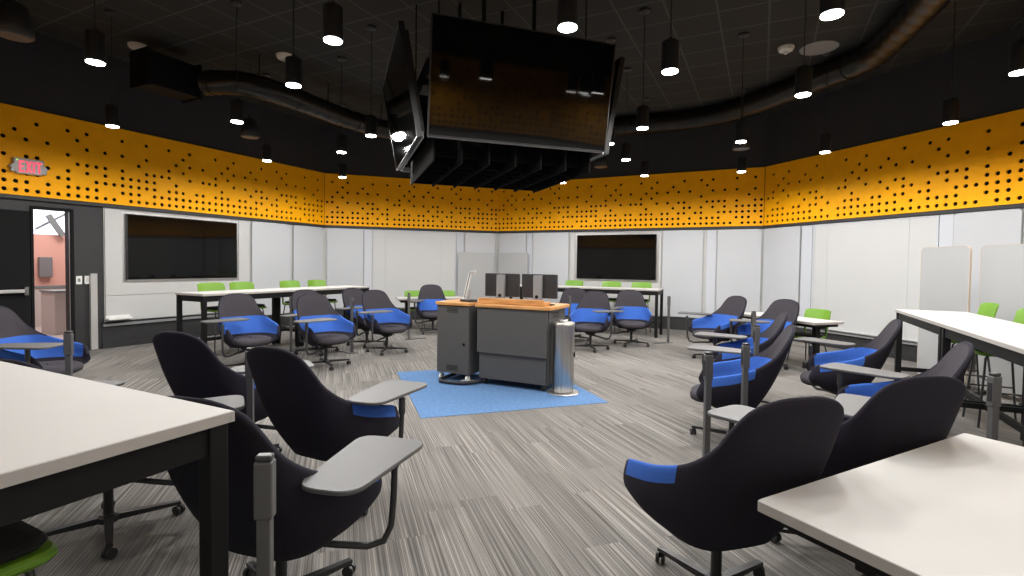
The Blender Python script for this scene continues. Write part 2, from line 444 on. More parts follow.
board(2, 3.74, 4.62, 0.32, BT, 'tall whiteboard left of the middle rear corner, its lower half behind a shorter board')
board(3, 0.08, 0.92, 0.32, BT, 'tall whiteboard right of the middle rear corner, behind a shorter board')
board(3, 1.15, 2.19, 0.32, BT, 'tall rounded whiteboard just left of the rear wall screen, behind the monitors')
board(3, 4.66, 5.60, 0.32, BT, 'tall rounded whiteboard just right of the rear wall screen')
board(3, 5.92, 6.86, 0.32, BT, 'tall rounded whiteboard left of the right rear corner')
board(4, 0.05, 1.0, 0.32, BT, 'tall rounded whiteboard right of the right rear corner, beside the large writing wall')
board(4, 3.82, 4.66, 0.32, BT, 'tall rounded whiteboard at the right end, behind two shorter standing boards')
board(2, 3.52, 4.56, 0.12, 1.89, 'shorter whiteboard standing before the wall, left of the middle rear corner', m='board_grey', off=0.11, group='shorter whiteboards before the walls')
board(3, 0.12, 1.02, 0.12, 1.89, 'shorter whiteboard standing before the wall, right of the middle rear corner', m='board_grey', off=0.11, group='shorter whiteboards before the walls')

def strip(w, k0, k1, z0, z1, label, m='strip', off=0.02):
    b = MB(); b.span(k0, k1, -off, -0.001, z0, z1); p = CN[w - 1]
    return tag(b.build('wall_strip', M[m], loc=(p.x, p.y, 0), rz=wang(w), bevel=0.004), label, 'wall panel', 'narrow pale wall strips')
strip(2, 1.0, 1.20, 0.32, 2.44, 'narrow pale strip left of the rear left writing wall')
strip(2, 3.50, 3.70, 0.32, 2.44, 'narrow pale strip right of the rear left writing wall')
strip(3, 0.94, 1.10, 0.32, 2.44, 'narrow pale strip beside the middle rear corner boards')
strip(3, 5.68, 5.89, 0.32, 2.44, 'narrow pale strip between the two boards right of the rear screen')
strip(4, 1.02, 1.27, 0.32, 2.44, 'narrow pale strip left of the right hand writing wall')
strip(4, 3.60, 3.80, 0.32, 2.44, 'narrow pale strip right of the right hand writing wall')

def writing_wall(w, k0, k1, z0, z1, label):
    t = wall_thing('writing_wall', w, k0, 0.0, z0, label, 'whiteboard', 'flat writing walls')
    L_, H_ = k1 - k0, z1 - z0
    b = MB()
    for a, c in ((0, 0.30), (0.30, L_ - 0.42), (L_ - 0.42, L_)): b.span(a + 0.0015, c - 0.0015, -0.012, -0.001, 0, H_)
    b.build('writing_surface', M['board_wall'], t)
    b = MB(); b.span(-0.03, 0.0, -0.02, -0.001, 0, H_); b.span(L_, L_ + 0.03, -0.02, -0.001, 0, H_); b.span(-0.03, L_ + 0.03, -0.02, -0.001, H_ - 0.001, H_ + 0.02)
    b.build('frame', M['strip'], t)
    b = MB(); b.span(0.0, L_, -0.07, -0.013, -0.005, 0.012); b.build('pen_tray', M['alu'], t)
writing_wall(2, 1.25, 3.46, 0.34, 2.42, 'flat white writing wall behind the low table, left of the lectern')
writing_wall(4, 1.32, 3.56, 0.34, 2.42, 'large flat white writing wall on the right behind the low table')

def wall_screen(w, k0, k1, s0, s1, sz0, sz1, zlow, label_p, label_s):
    t = wall_thing('wall_panel', w, k0, 0, zlow, label_p, 'wall panel', 'white laminate panels holding the wall screens')
    W_ = k1 - k0; H_ = 2.43 - zlow; zl = 0.92 - zlow
    b = MB(); a, c, z0, z1 = s0 - k0 - 0.06, s1 - k0 + 0.06, sz0 - zlow - 0.06, sz1 - zlow + 0.05
    b.span(0, a, -0.03, -0.001, zl + 0.004, H_); b.span(c, W_, -0.03, -0.001, zl + 0.004, H_); b.span(a, c, -0.03, -0.001, zl + 0.004, z0); b.span(a, c, -0.03, -0.001, z1, H_)
    b.build('surround', M['surround'], t)
    b = MB(); b.span(0, W_, -0.03, -0.001, 0, zl - 0.004); b.build('lower_board', M['surround'], t)
    b = MB(); b.span(a, c, -0.012, -0.001, z0, z1); b.build('niche', M['alu'], t)
    d = wall_thing('wall_display', w, (s0 + s1) / 2, 0.013, sz0, label_s, 'display', 'flat screens set in the walls')
    w_ = (s1 - s0) / 2; h_ = sz1 - sz0
    b = MB(); f = 0.014
    b.span(-w_, w_, -0.05, 0, 0, f); b.span(-w_, w_, -0.05, 0, h_ - f, h_); b.span(-w_, -w_ + f, -0.05, 0, f, h_ - f); b.span(w_ - f, w_, -0.05, 0, f, h_ - f)
    b.build('bezel', M['bezel'], d)
    b = MB(); b.span(-w_ + f, w_ - f, -0.045, 0, f, h_ - f); b.build('screen', M['screen'], d)
    b = MB(); b.span(-w_, w_, -0.052, -0.02, -0.014, -0.001); b.build('lower_trim', M['alu'], d)
wall_screen(1, 2.0, 4.74, 2.32, 4.43, 1.19, 2.37, 0.47, 'white laminate panel round the left wall screen', 'large black wall screen on the left wall beside the door')
wall_screen(3, 2.24, 4.62, 2.43, 4.51, 1.20, 2.36, 0.32, 'white laminate panel round the rear wall screen', 'large black wall screen on the rear wall behind the green chairs')

# small things on the left wall
p = wp(1, 2.18, 0.032); t = thing('eraser_tray', (p.x, p.y, 0.50), wang(1), 'small white tray fixed low on the panel under the left wall screen', 'tray')
b = MB(); b.prism(rpoly([(-0.2, -0.14), (0.2, -0.10), (0.2, 0.0), (-0.2, 0.0)], 0.02), 0.0, 0.03); b.build('tray_body', M['white_plastic'], t, smooth=30, bevel=0.004)
b = MB(); b.span(-0.19, 0.19, -0.012, 0, 0.03, 0.07); b.build('back_lip', M['white_plastic'], t, bevel=0.003)
for k, lab, dz in ((1.63, 'white wall switch with a red mark, nearer the doorway', 1), (1.75, 'plain white wall switch, nearer the grey post', 0)):
    p = wp(1, k, 0.0); t = thing('wall_switch', (p.x, p.y, 1.20), wang(1), lab, 'switch', 'white wall switches by the door')
    b = MB(); b.prism(rrect(0.085, 0.14, 0.01), 0.001, 0.012, bev=0.002, axis='y'); b.build('cover_plate', M['white_plastic'], t, smooth=30)
    b = MB(); b.prism(rrect(0.03, 0.055, 0.004), 0.012, 0.020, axis='y'); b.build('rocker', M['exit_red'] if dz and False else (M['grey_paint'] if dz else M['ivory']), t)
b = MB(); b.box((0, -0.03, 0.655), (0.10, 0.055, 1.29)); p = wp(1, 1.82, 0.0)
t = thing('cable_post', (p.x, p.y, 0), wang(1), 'tall light grey cable post against the wall between the switches and the left screen', 'cable cover')
b.build('cover', M['grey_post'], t, bevel=0.006)
b = MB(); b.box((0, -0.03, 1.307), (0.106, 0.058, 0.012)); b.build('end_cap', M['grey_trim'], t, bevel=0.003)

# door --------------------------------------------------------------------------
def dpt(k, off, z): q = wp(1, k, off); return (q.x, q.y, z)
t = thing('door_1', dpt(0.53, 0.0, 0.0), wang(1), None, None); t['kind'] = 'structure'
b = MB(); b.span(-0.46, 0.46, -0.05, -0.004, 0.01, 2.28); b.build('door_leaf', M['black'], t, bevel=0.004)
b = MB(); b.bar((-0.40, -0.115, 1.05), (0.36, -0.115, 1.05), 0.035, 0.05); b.build('push_bar', M['alu'], t, bevel=0.005)
b = MB()
for x in (-0.42, 0.385): b.box((x, -0.09, 1.05), (0.05, 0.085, 0.13))
b.build('bar_bracket', M['chrome'], t, bevel=0.005)
t = thing('trim_11', dpt((DOOR0 + DOOR1) / 2, 0.0, 0.0), wang(1), None, None); t['kind'] = 'structure'
b = MB(); w2 = (DOOR1 - DOOR0) / 2
b.span(-w2 - 0.04, -w2 - 0.001, -0.02, -0.001, 0, DOORH + 0.04); b.span(w2 + 0.001, w2 + 0.05, -0.02, -0.001, 0, DOORH + 0.04); b.span(-w2 - 0.001, w2 + 0.001, -0.02, -0.001, DOORH + 0.001, DOORH + 0.04)
b.build('door_frame', M['black'], t, bevel=0.004)
b = MB(); b.span(w2 - 0.008, w2 - 0.001, 0.002, 0.012, 0.02, DOORH - 0.01); b.build('edge_strip', M['alu'], t)

# corridor beyond (local frame of wall 1: x along k, y out of the room)
cor = CN[0]
def cbox(name, x0, x1, y0, y1, z0, z1, m, kind='structure', bevel=0):
    b = MB(); b.span(x0, x1, y0, y1, z0, z1); o = b.build(name, m, loc=(cor.x, cor.y, 0), rz=wang(1), bevel=bevel)
    if kind: o['kind'] = kind
    return o
cbox('floor_corridor', -2.0, 4.5, 0.17, 5.0, -0.10, -0.001, M['corr_floor'])
cbox('wall_corridor', -2.0, 6.0, 4.6, 4.75, 0.0, 2.10, M['pink'])
cbox('wall_corridor_lower', -2.0, 6.0, 4.56, 4.598, 0.0, 0.90, M['pale_pink'])
cbox('trim_12', -2.0, 6.0, 4.54, 4.558, 0.88, 0.93, M['grey_paint'])
cbox('wall_corridor_end', -2.1, -2.0, 0.17, 4.75, 0.0, 4.2, M['pale_pink'])
cbox('wall_corridor_side', 6.0, 6.1, 0.17, 4.75, 0.0, 4.2, M['pale_pink'])
cbox('window_1', -2.0, 6.0, 4.66, 4.74, 2.11, 4.2, M['sky_glow'])
cbox('ceiling_corridor', -2.1, 6.1, 0.17, 4.75, 4.2, 4.3, M['pale_pink'])
def wk(px, py, w, off):
    a = wp(w, 0, off); n = inward(w); r = ray(px, py); k = a.dot(n) / Vector((r.x, r.y)).dot(n)
    P = r * k; return (Vector((P.x, P.y)) - a).dot(D[w]), EYE + P.z
kA, zA = wk(39.5, 257, 1, -4.5); kB, zB = wk(53, 277, 1, -4.5)
b = MB(); b.span(kA, kB, 4.50, 4.595, zB, zA)
tag(b.build('notice_board', M['slate'], loc=(cor.x, cor.y, 0), rz=wang(1), bevel=0.01), 'dark grey square board on the coral corridor wall, seen through the doorway', 'board')
kA, zA = wk(47, 215, 1, -4.55); kB, zB = wk(62, 236, 1, -4.55)
b = MB(); b.bar((kA, 4.50, zA), (kB, 4.50, zB), 0.06, 0.11)
tag(b.build('skylight_beam', M['grey_paint'], loc=(cor.x, cor.y, 0), rz=wang(1)), 'slanting grey beam across the bright window beyond the doorway', 'beam')
kA, zA = wk(36, 229, 1, -4.58); kB, zB = wk(66, 214, 1, -4.58)
b = MB(); b.bar((kA, 4.62, zA), (kB, 4.62, zB), 0.03, 0.04)
tag(b.build('skylight_bar', M['alu'], loc=(cor.x, cor.y, 0), rz=wang(1)), 'thin rising bar across the bright window beyond the doorway', 'beam')
kA, zA = wk(54, 291, 1, -2.6)
t = thing('corridor_counter', (wp(1, kA, -2.6).x, wp(1, kA, -2.6).y, 0), wang(1), 'pale counter with a dark top out in the corridor, seen through the doorway', 'counter')
b = MB(); b.span(0.02, 1.6, 0.02, 0.6, 0.0, zA - 0.04); b.build('counter_body', M['pale_pink'], t)
b = MB(); b.span(0, 1.62, 0, 0.62, zA - 0.04, zA); b.build('counter_top', M['grey_paint'], t, bevel=0.004)

# exit sign ---------------------------------------------------------------------
k, z = wk(28.5, 168, 1, 0.09)
p = wp(1, k, 0.052); t = thing('exit_sign', (p.x, p.y, z), wang(1), 'grey emergency exit sign with red letters on the orange band', 'exit sign')
b = MB(); b.prism([(-0.15, -0.10), (0.15, -0.10), (0.18, -0.05), (0.235, 0.0), (0.185, 0.05), (0.178, 0.135), (-0.178, 0.135), (-0.185, 0.05), (-0.235, 0.0), (-0.18, -0.05)], 0.0, 0.075, bev=0.012, axis='y')
b.build('sign_housing', M['grey_post'], t, smooth=30)
def letter(rects, x0, name):
    b = MB()
    for a in rects:
        if len(a) == 4: b.span(x0 + a[0], x0 + a[1], -0.083, -0.074, a[2], a[3])
        else: b.add(
            [(x0 + a[0] + dx, y, a[1]) for y in (-0.083, -0.074) for dx in (-0.009, 0.009)] + [(x0 + a[2] + dx, y, a[3]) for y in (-0.083, -0.074) for dx in (-0.009, 0.009)],
            [(0, 1, 5, 4), (1, 3, 7, 5), (3, 2, 6, 7), (2, 0, 4, 6), (0, 2, 3, 1), (4, 5, 7, 6)])
    b.build(name, M['exit_red'], t)
l0, l1 = -0.075, 0.095; lm = (l0 + l1) / 2
letter([(0, 0.018, l0, l1), (0.018, 0.062, l0, l0 + 0.024), (0.018, 0.062, l1 - 0.024, l1), (0.018, 0.055, lm - 0.011, lm + 0.011)], -0.125, 'letter')
letter([(0.009, l0, 0.062, l1, 1), (0.062, l0, 0.009, l1, 1)], -0.047, 'letter')
letter([(0, 0.020, l0, l1)], 0.040, 'letter')
letter([(0.026, 0.046, l0, l1 - 0.024), (0, 0.072, l1 - 0.024, l1)], 0.076, 'letter')
b = MB(); b.lathe([(0.008, 0), (0.008, 0.008)], 10); o = b.build('indicator_light', M['led_green'], t, loc=(-0.145, -0.074, 0.10)); o.rotation_euler.x = PI / 2
for x in (-0.185, 0.185):
    b = MB(); b.lathe([(0.03, 0), (0.036, 0.02), (0.03, 0.05)], 14); o = b.build('lamp_head', M['grey_post'], t, loc=(x, -0.02, -0.05), smooth=40); o.rotation_euler.x = PI / 2

# ------------------------------------------------------------------ ceiling fittings
LZ, LD = 3.45, 0.158
LAMPS = [((333, 40), 'pendant lamp hanging left of the display cluster, largest on the left half'), ((95.5, 62), 'pendant lamp above the exit sign side of the left orange band'),
 ((293.5, 85), 'pendant lamp right of the white ceiling disc, before the left duct'), ((237, 121.5), 'pendant lamp just left of a black pendant speaker on the left'),
 ((112.5, 126), 'leftmost pendant lamp whose lens touches the top of the left orange band'), ((267, 160.5), 'small pendant lamp at the top edge of the left orange band, before the corner'),
 ((341.5, 152), 'upper of two small pendant lamps in line at the left rear corner'), ((342.5, 177), 'lower of two small pendant lamps in line at the left rear corner'),
 ((371, 135.5), 'pendant lamp just left of the edge-on left hanging display'), ((567.5, 27), 'pendant lamp hanging in front of the top edge of the front hanging display'),
 ((670, 71), 'large pendant lamp right of the front hanging display'), ((642.5, 128), 'pendant lamp on the duct line right of the hanging displays'),
 ((626, 159.5), 'small pendant lamp just right of the far pendant speaker'), ((609, 143.5), 'pendant lamp half hidden behind the right hanging display'),
 ((562.5, 182.5), 'small pendant lamp at the right end of the black baffle grid'), ((644.5, 175.5), 'small pendant lamp at the top edge of the rear orange band over the rear screen'),
 ((740.8, 141.5), 'pendant lamp in front of the right rear pendant speaker'), ((741.5, 171.5), 'small pendant lamp under the right rear pendant speaker, by the orange band'),
 ((803, 94.5), 'pendant lamp in front of the bend of the right duct'), ((825, 152), 'pendant lamp at the top of the right orange band near its corner'),
 ((832, 14), 'large pendant lamp near the ceiling loudspeaker disc on the right'), ((950.5, 122.5), 'pendant lamp touching the top of the right orange band near the frame edge'),
 ((1020, 72), 'pendant lamp cut off by the right edge of the picture')]
def lamp_proto():
    t = thing('pendant_lamp', (0, 0, LZ), 0, 'x', 'pendant lamp', 'black cylinder pendant lamps')
    r = LD / 2
    b = MB(); b.lathe([(r, 0.0), (r + 0.004, 0.003), (r + 0.004, 0.27), (r - 0.004, 0.28), (0.02, 0.282), (0.02, 0.315), (0.008, 0.32)], 28)
    vs = b.v; 
    b.build('lamp_shade', M['plastic_black'], t, smooth=40)
    b = MB(); b.lathe([(r - 0.004, -0.012), (r - 0.004, -0.002)], 28); b.build('lens', M['lamp_on'], t)
    b = MB(); b.tube([(0, 0, 0.32), (0, 0, CEIL - LZ - 0.04)], 0.006, 8); b.build('rod', M['plastic_black'], t)
    b = MB(); b.lathe([(0.02, CEIL - LZ - 0.06), (0.07, CEIL - LZ - 0.03), (0.075, CEIL - LZ - 0.002)], 20); b.build('ceiling_canopy', M['plastic_black'], t, smooth=40)
    return t
SPOT = bpy.data.lights.new('lamp_beam', 'SPOT'); SPOT.energy = 172; SPOT.spot_size = math.radians(178); SPOT.spot_blend = 0.5
SPOT.shadow_soft_size = 0.085; SPOT.color = (1.0, 0.982, 0.955)
SPOT2 = SPOT.copy(); SPOT2.energy = 66
lamp0 = lamp_proto()
def put_lamp(i, x, y, lab):
    if i == 0: lamp0.location = (x, y, LZ); lamp0['label'] = lab
    else: dup(lamp0, (x, y, LZ), 0, lab)
    o = bpy.data.objects.new('lamp_beam', SPOT2 if i >= 100 else SPOT); COL.objects.link(o); o.location = (x, y, LZ - 0.03)
for i, (q, lab) in enumerate(LAMPS):
    P_ = at(*q, LZ); put_lamp(i, P_.x, P_.y, lab)
for i, q_ in enumerate([(428, 178), (500, 181)]):
    P_ = at(*q_, LZ); put_lamp(60 + i, P_.x, P_.y, 'black pendant lamp hidden behind the baffle grid under the hanging displays')
for i, (x, y) in enumerate([(-2.2, 3.3), (-4.3, 3.3), (0.3, 2.4), (2.6, 3.3), (4.0, 2.2), (0.2, 0.8), (1.6, 0.9), (-5.6, 3.6), (5.2, 3.6), (-0.4, 3.4)]):  # unseen pendants, added because the near part needs their light
    put_lamp(100 + i, x, y, 'unseen black pendant lamp added over the near part of the room, above the picture')

def speaker(i, px, py, lab):
    P_ = at(px, py, 3.75)
    if i: return dup(spk0, (P_.x, P_.y, 3.75), 0, lab)
    t = thing('pendant_speaker', (P_.x, P_.y, 3.75), 0, lab, 'loudspeaker', 'black pendant loudspeakers')
    b = MB(); b.lathe([(0.145, 0.0), (0.152, 0.01), (0.145, 0.15), (0.115, 0.27), (0.09, 0.31), (0.02, 0.32), (0.02, 0.38)], 28); b.build('speaker_body', M['plastic_black'], t, smooth=40)
    b = MB(); b.lathe([(0.13, -0.010), (0.135, -0.002)], 28); b.build('speaker_grille', M['tube'], t)
    b = MB(); b.tube([(0, 0, 0.38), (0, 0, CEIL - 3.75 - 0.002)], 0.006, 8); b.build('hanging_cable', M['plastic_black'], t)
    return t
spk0 = speaker(0, 14, 36, 'large black pendant loudspeaker in the upper left corner of the picture')
speaker(1, 250, 137, 'black pendant loudspeaker right of a pendant lamp over the left orange band')
speaker(2, 601, 167, 'black pendant loudspeaker seen just right of the baffle grid')
speaker(3, 741, 149, 'black pendant loudspeaker behind a pendant lamp at the right rear corner')
for q, r, lab, m in (((138, 45), 0.14, 'small pale smoke detector on the dark ceiling at upper left', 'ivory'), ((285.5, 55.5), 0.15, 'pale round ceiling disc above the left duct', 'ivory'),
                  ((786, 47), 0.12, 'small pale detector on the ceiling left of the ceiling loudspeaker', 'ivory')):
    P_ = at(*q, CEIL); t = thing('smoke_detector', (P_.x, P_.y, CEIL - 0.002), 0, lab, 'detector', 'pale ceiling detectors')
    b = MB(); b.lathe([(r * 0.55, -0.075), (r * 0.85, -0.06), (r, -0.025), (r, 0.0)], 24); b.build('detector_body', M[m], t, smooth=40)
    b = MB(); b.lathe([(0.02, -0.11), (0.035, -0.10), (0.03, -0.076)], 12); b.build('sensor_tip', M[m], t, smooth=40)
P_ = at(819, 47.5, CEIL); t = thing('ceiling_speaker', (P_.x, P_.y, CEIL - 0.002), 0, 'wide grey round loudspeaker grille set in the ceiling on the right', 'loudspeaker')
b = MB(); b.lathe([(0.25, -0.022), (0.27, -0.015), (0.275, 0.0)], 32); b.build('grille_rim', M['grey_trim'], t, smooth=40)
b = MB(); b.lathe([(0.22, -0.03), (0.245, -0.023)], 32); b.build('grille', M['grey_paint'], t)

# ducts
def duct(name, pts, r, m, lab, zc):
    """polyline of (px, py) at height zc, spiral ribbed"""
    P2 = [Vector((*at(px, py, zc), zc)) for px, py in pts]
    fine = []
    for i in range(len(P2) - 1):
        p0, p1, p2, p3 = P2[max(i - 1, 0)], P2[i], P2[i + 1], P2[min(i + 2, len(P2) - 1)]
        n = max(2, int((p2 - p1).length / 0.05))
        for k in range(n):
            u = k / n
            fine.append(0.5 * ((2 * p1) + (p2 - p0) * u + (2 * p0 - 5 * p1 + 4 * p2 - p3) * u * u + (3 * p1 - p0 - 3 * p2 + p3) * u ** 3))
    fine.append(P2[-1])
    c = fine[0]
    t = thing(name, (c.x, c.y, zc - r), 0, lab, 'duct')
    base = Vector((c.x, c.y, zc - r))
    b = MB(); b.tube([p - base for p in fine], [r + (0.008 if i % 5 == 0 else 0.0) for i in range(len(fine))], 20)
    b.build('duct_run', m, t, smooth=50)
    for f in (0.04, 0.35, 0.66, 0.96):
        i = int(f * (len(fine) - 2)); d = (fine[i + 1] - fine[i]).normalized()
        b = MB(); b.tube([fine[i] - base - d * 0.03, fine[i] - base + d * 0.03], r + 0.014, 20); b.build('joint_collar', m, t, smooth=50)
    for f in (0.2, 0.5, 0.8):
        q = fine[int(f * (len(fine) - 1))] - base
        b = MB(); b.tube([(q.x, q.y, q.z + r), (q.x, q.y, CEIL - base.z - 0.002)], 0.01, 6); b.build('hanger_rod', M['black'], t)
    return t
duct('air_duct', [(205, 83), (245, 84), (290, 97), (345, 118), (385, 129), (425, 133)], 0.19, M['duct'], 'round metal air duct running along the left wall below the ceiling', 4.5)
duct('air_duct', [(590, 129), (640, 125), (690, 120), (730, 112), (770, 98), (810, 82), (850, 66), (876, 53), (902, 28), (930, -2), (960, -40)], 0.20, M['duct'], 'round metal air duct running along the right wall and bending up to the right', 4.82)
P_ = at(165, 80, 4.5); t = thing('duct_box', (P_.x, P_.y, 4.20), wang(1), 'black square duct box at the left end of the left air duct', 'duct')
b = MB(); b.span(-0.36, 0.40, -0.24, 0.20, 0.1, 0.62); b.build('box_body', M['duct_dark'], t, bevel=0.01)
for x in (-0.40, 0.401):
    b = MB(); b.span(x, x + 0.039, -0.27, 0.23, 0.07, 0.65); b.build('flange', M['duct_dark'], t)

# ------------------------------------------------------------------ hanging display cluster
CC = Vector((-0.265, 6.437)); A2 = wang(2)
DW, DH, DR = 1.994, 1.135, 1.159
def rot2(x, y, a): return Vector((x * math.cos(a) - y * math.sin(a), x * math.sin(a) + y * math.cos(a)))
TILT = math.radians(9.8); DZ0, DZ1 = 2.83, 3.95
DL = ['large black hanging display facing the camera, tilted down over the lectern', 'hanging display facing right, a thin sliver beside the front display',
      'hanging display facing away at the back of the cluster', 'hanging display facing left, seen edge-on beside the front display']
for i in range(4):
    a = A2 + i * PI / 2
    c = CC + rot2(0, -DR, a)
    t = thing('hanging_display', (c.x, c.y, (DZ0 + DZ1) / 2), a, DL[i], 'display', 'displays hung in a square over the lectern')
    R = Matrix.Rotation(TILT, 3, 'X')   # top edge leans out (local -y)
    w_, h_, f = DW / 2, DH / 2, 0.012
    def rb(bm, x0, x1, y0, y1, z0, z1): bm.box(R @ Vector(((x0 + x1) / 2, (y0 + y1) / 2, (z0 + z1) / 2)), (x1 - x0, y1 - y0, z1 - z0), R=R)
    b = MB(); rb(b, -w_ + f, w_ - f, -0.02, 0.03, -h_ + f, h_ - f); b.build('screen', M['screen'], t)
    b = MB(); rb(b, -w_, w_, -0.026, 0.03, -h_, -h_ + f); rb(b, -w_, w_, -0.026, 0.03, h_ - f, h_); rb(b, -w_, -w_ + f, -0.026, 0.03, -h_ + f, h_ - f); rb(b, w_ - f, w_, -0.026, 0.03, -h_ + f, h_ - f)
    b.build('bezel', M['bezel'], t)
    b = MB(); rb(b, -w_ * 0.93, w_ * 0.93, 0.031, 0.075, -h_ * 0.9, h_ * 0.9); b.build('back_cover', M['plastic_black'], t)
    b = MB(); rb(b, -w_ * 0.99, w_ * 0.99, 0.032, 0.045, -h_ - 0.012, -h_ + 0.05); b.build('bottom_rail', M['grey_post'], t)
    b = MB()
    for x in (-0.45, 0.45): rb(b, x - 0.03, x + 0.03, 0.076, 0.12, -h_ * 0.8, h_ * 0.8)
    b.build('mount_rail', M['black'], t)
t = thing('display_mount', (CC.x, CC.y, 3.05), A2, 'black hanging frame with long rods that carries the four displays', 'mount')
b = MB()
for s_ in (-1, 1):
    b.span(-0.95, 0.95, s_ * 0.95 - 0.03, s_ * 0.95 + 0.03, 0.55, 0.61); b.span(s_ * 0.95 - 0.03, s_ * 0.95 + 0.03, -0.92, 0.92, 0.55, 0.61)
    b.span(-0.95, 0.95, s_ * 0.3 - 0.03, s_ * 0.3 + 0.03, 0.55, 0.61); b.span(s_ * 0.3 - 0.03, s_ * 0.3 + 0.03, -0.98, 0.98, 0.612, 0.66)
b.build('square_frame', M['black'], t)
for x, y in ((-0.3, -0.62), (0.3, -0.62), (-0.3, 0.62), (0.3, 0.62)):
    b = MB(); b.tube([(x, y, 0.66), (x, y, CEIL - 3.05 - 0.002)], 0.022, 10); b.build('hanging_pipe', M['black'], t, smooth=50)
for x, y in ((-0.85, -0.85), (0.85, -0.85), (0.85, 0.85), (-0.85, 0.85)):
    b = MB(); b.tube([(x, y, 0.61), (x, y, CEIL - 3.05 - 0.002)], 0.009, 8); b.build('hanging_rod', M['black'], t)
# egg crate grid below
t = thing('baffle_grid', (CC.x, CC.y, 2.62), A2, 'black egg-crate baffle grid hanging under the four displays', 'baffle')
g_ = 0.90
for i in range(7):
    x = -g_ + i * g_ / 3; b = MB(); b.span(x - 0.008, x + 0.008, -g_, g_, 0.0, 0.30); b.build('baffle', M['void'], t)
for i in range(7):
    y = -g_ + 0.20 + i * (2 * g_ - 0.22) / 6; b = MB()
    for j in range(6): x = -g_ + j * g_ / 3; b.span(x + 0.009, x + g_ / 3 - 0.009, y - 0.008, y + 0.008, 0.03 if i else 0.09, 0.28)
    b.span(g_ + 0.009, g_ + 0.03 + 0.012 * i, y - 0.008, y + 0.008, 0.03, 0.17)
    b.build('cross_baffle', M['void'], t)
for x, y in ((-0.935, -0.935), (0.935, -0.935), (0.935, 0.935), (-0.935, 0.935)):
    b = MB(); b.tube([(x, y, 0.28), (x, y, 0.98)], 0.008, 8); b.build('suspension_wire', M['black'], t)
t = thing('pale_plate', (CC.x, CC.y, 2.95), A2, 'plain pale plate seen through the middle of the baffle grid', 'plate')
b = MB(); b.span(-0.42, 0.42, -0.32, 0.32, 0.0, 0.09); b.build('plate_body', M['grey_post'], t, bevel=0.01)  # flat pale box with a ring, for an unidentified pale square
b = MB(); b.lathe([(0.09, -0.03), (0.10, -0.002)], 20); b.build('plate_ring', M['chrome'], t, smooth=40)
for x in (-0.38, 0.38):
    b = MB(); b.tube([(x, 0.3, 0.09), (x, 0.3, 0.65)], 0.01, 8); b.build('suspension_wire', M['black'], t)

# ------------------------------------------------------------------ carpet inlay
q = [at(400, 373, 0), at(420.3, 419.3, 0), at(603.6, 401.5, 0)]
mc = (q[0] + q[2]) / 2
t = thing('carpet_inlay', (mc.x, mc.y, 0), wang(2), 'square of blue carpet set in the grey floor under the lectern', 'carpet')
b = MB(); b.prism(rrect(2.12, 2.25, 0.01, 2), 0.0, 0.004); b.build('blue_square', M['blue_carpet'], t)

# ------------------------------------------------------------------ tables
TL, TD, TH_ = 1.80, 0.70, 1.05
def high_table_proto():
    """origin: floor under the tabletop's front left corner; +x along the table, +y across"""
    t = thing('high_table', (0, 0, 0), 0, 'x', 'table', 'white topped bar height tables')
    b = MB(); b.span(0.002, TL - 0.002, 0, TD, TH_ - 0.034, TH_); o = b.build('tabletop', M['top'], t, bevel=0.003)
    b = MB(); e = 0.0015
    b.span(0.0005, TL - 0.0005, -e, 0.012, TH_ - 0.0335, TH_ - 0.003); b.span(0.0005, TL - 0.0005, TD - 0.012, TD + e, TH_ - 0.0335, TH_ - 0.003)
    b.span(0.0005, 0.012, 0.013, TD - 0.013, TH_ - 0.0335, TH_ - 0.003); b.span(TL - 0.012, TL - 0.0005, 0.013, TD - 0.013, TH_ - 0.0335, TH_ - 0.003)
    b.build('edge_band', M['edge'], t)
    i = 0.012; lw = 0.06
    for x in (i, TL - i - lw):
        for y in (i, TD - i - lw):
            b = MB(); b.span(x, x + lw, y, y + lw, 0.012, TH_ - 0.035); b.build('leg', M['leg_black'], t, bevel=0.004)
    b = MB(); z0, z1 = TH_ - 0.125, TH_ - 0.036
    b.span(i + lw, TL - i - lw, i + 0.01, i + 0.04, z0, z1); b.span(i + lw, TL - i - lw, TD - i - 0.04, TD - i - 0.01, z0, z1)
    b.span(i + 0.01, i + 0.04, i + lw, TD - i - lw, z0, z1); b.span(TL - i - 0.04, TL - i - 0.01, i + lw, TD - i - lw, z0, z1)
    b.build('apron', M['leg_black'], t)
    b = MB()
    b.span(i + lw, TL - i - lw, TD / 2 - 0.025, TD / 2 + 0.025, 0.28, 0.33)
    b.span(i + 0.015, i + 0.06, i + lw, TD - i - lw, 0.28, 0.33); b.span(TL - i - 0.06, TL - i - 0.015, i + lw, TD - i - lw, 0.28, 0.33)
    b.build('foot_rail', M['leg_black'], t, bevel=0.004)
    b = MB()
    for x in (i + lw / 2, TL - i - lw / 2):
        for y in (i + lw / 2, TD - i - lw / 2): b.lathe([(0.02, 0.0), (0.022, 0.003), (0.012, 0.012)], 12, (x, y, 0))
    b.build('levelling_feet', M['chrome'], t)
    return t
ht0 = None
def high_table(P_, ang, lab):
    global ht0
    if ht0 is None:
        ht0 = high_table_proto(); ht0.location = (P_.x, P_.y, 0); ht0.rotation_euler.z = ang; ht0['label'] = lab; return ht0
    return dup(ht0, (P_.x, P_.y, 0), ang, lab)
# right: corner, runs towards the camera along -D1, depth along D3
c = at(895, 309, TH_); T3C = c
a = math.atan2(-D[1].y, -D[1].x)                 # +x local = -D1 ; +y local = rot90 = (D1.y,-D1.x)
high_table(c, a, 'white high table on the right, its far corner in front of the standing whiteboards')
high_table(c - D[1] * (TL + 0.006), a, 'white high table on the right running out of the picture, nearer of the joined pair')
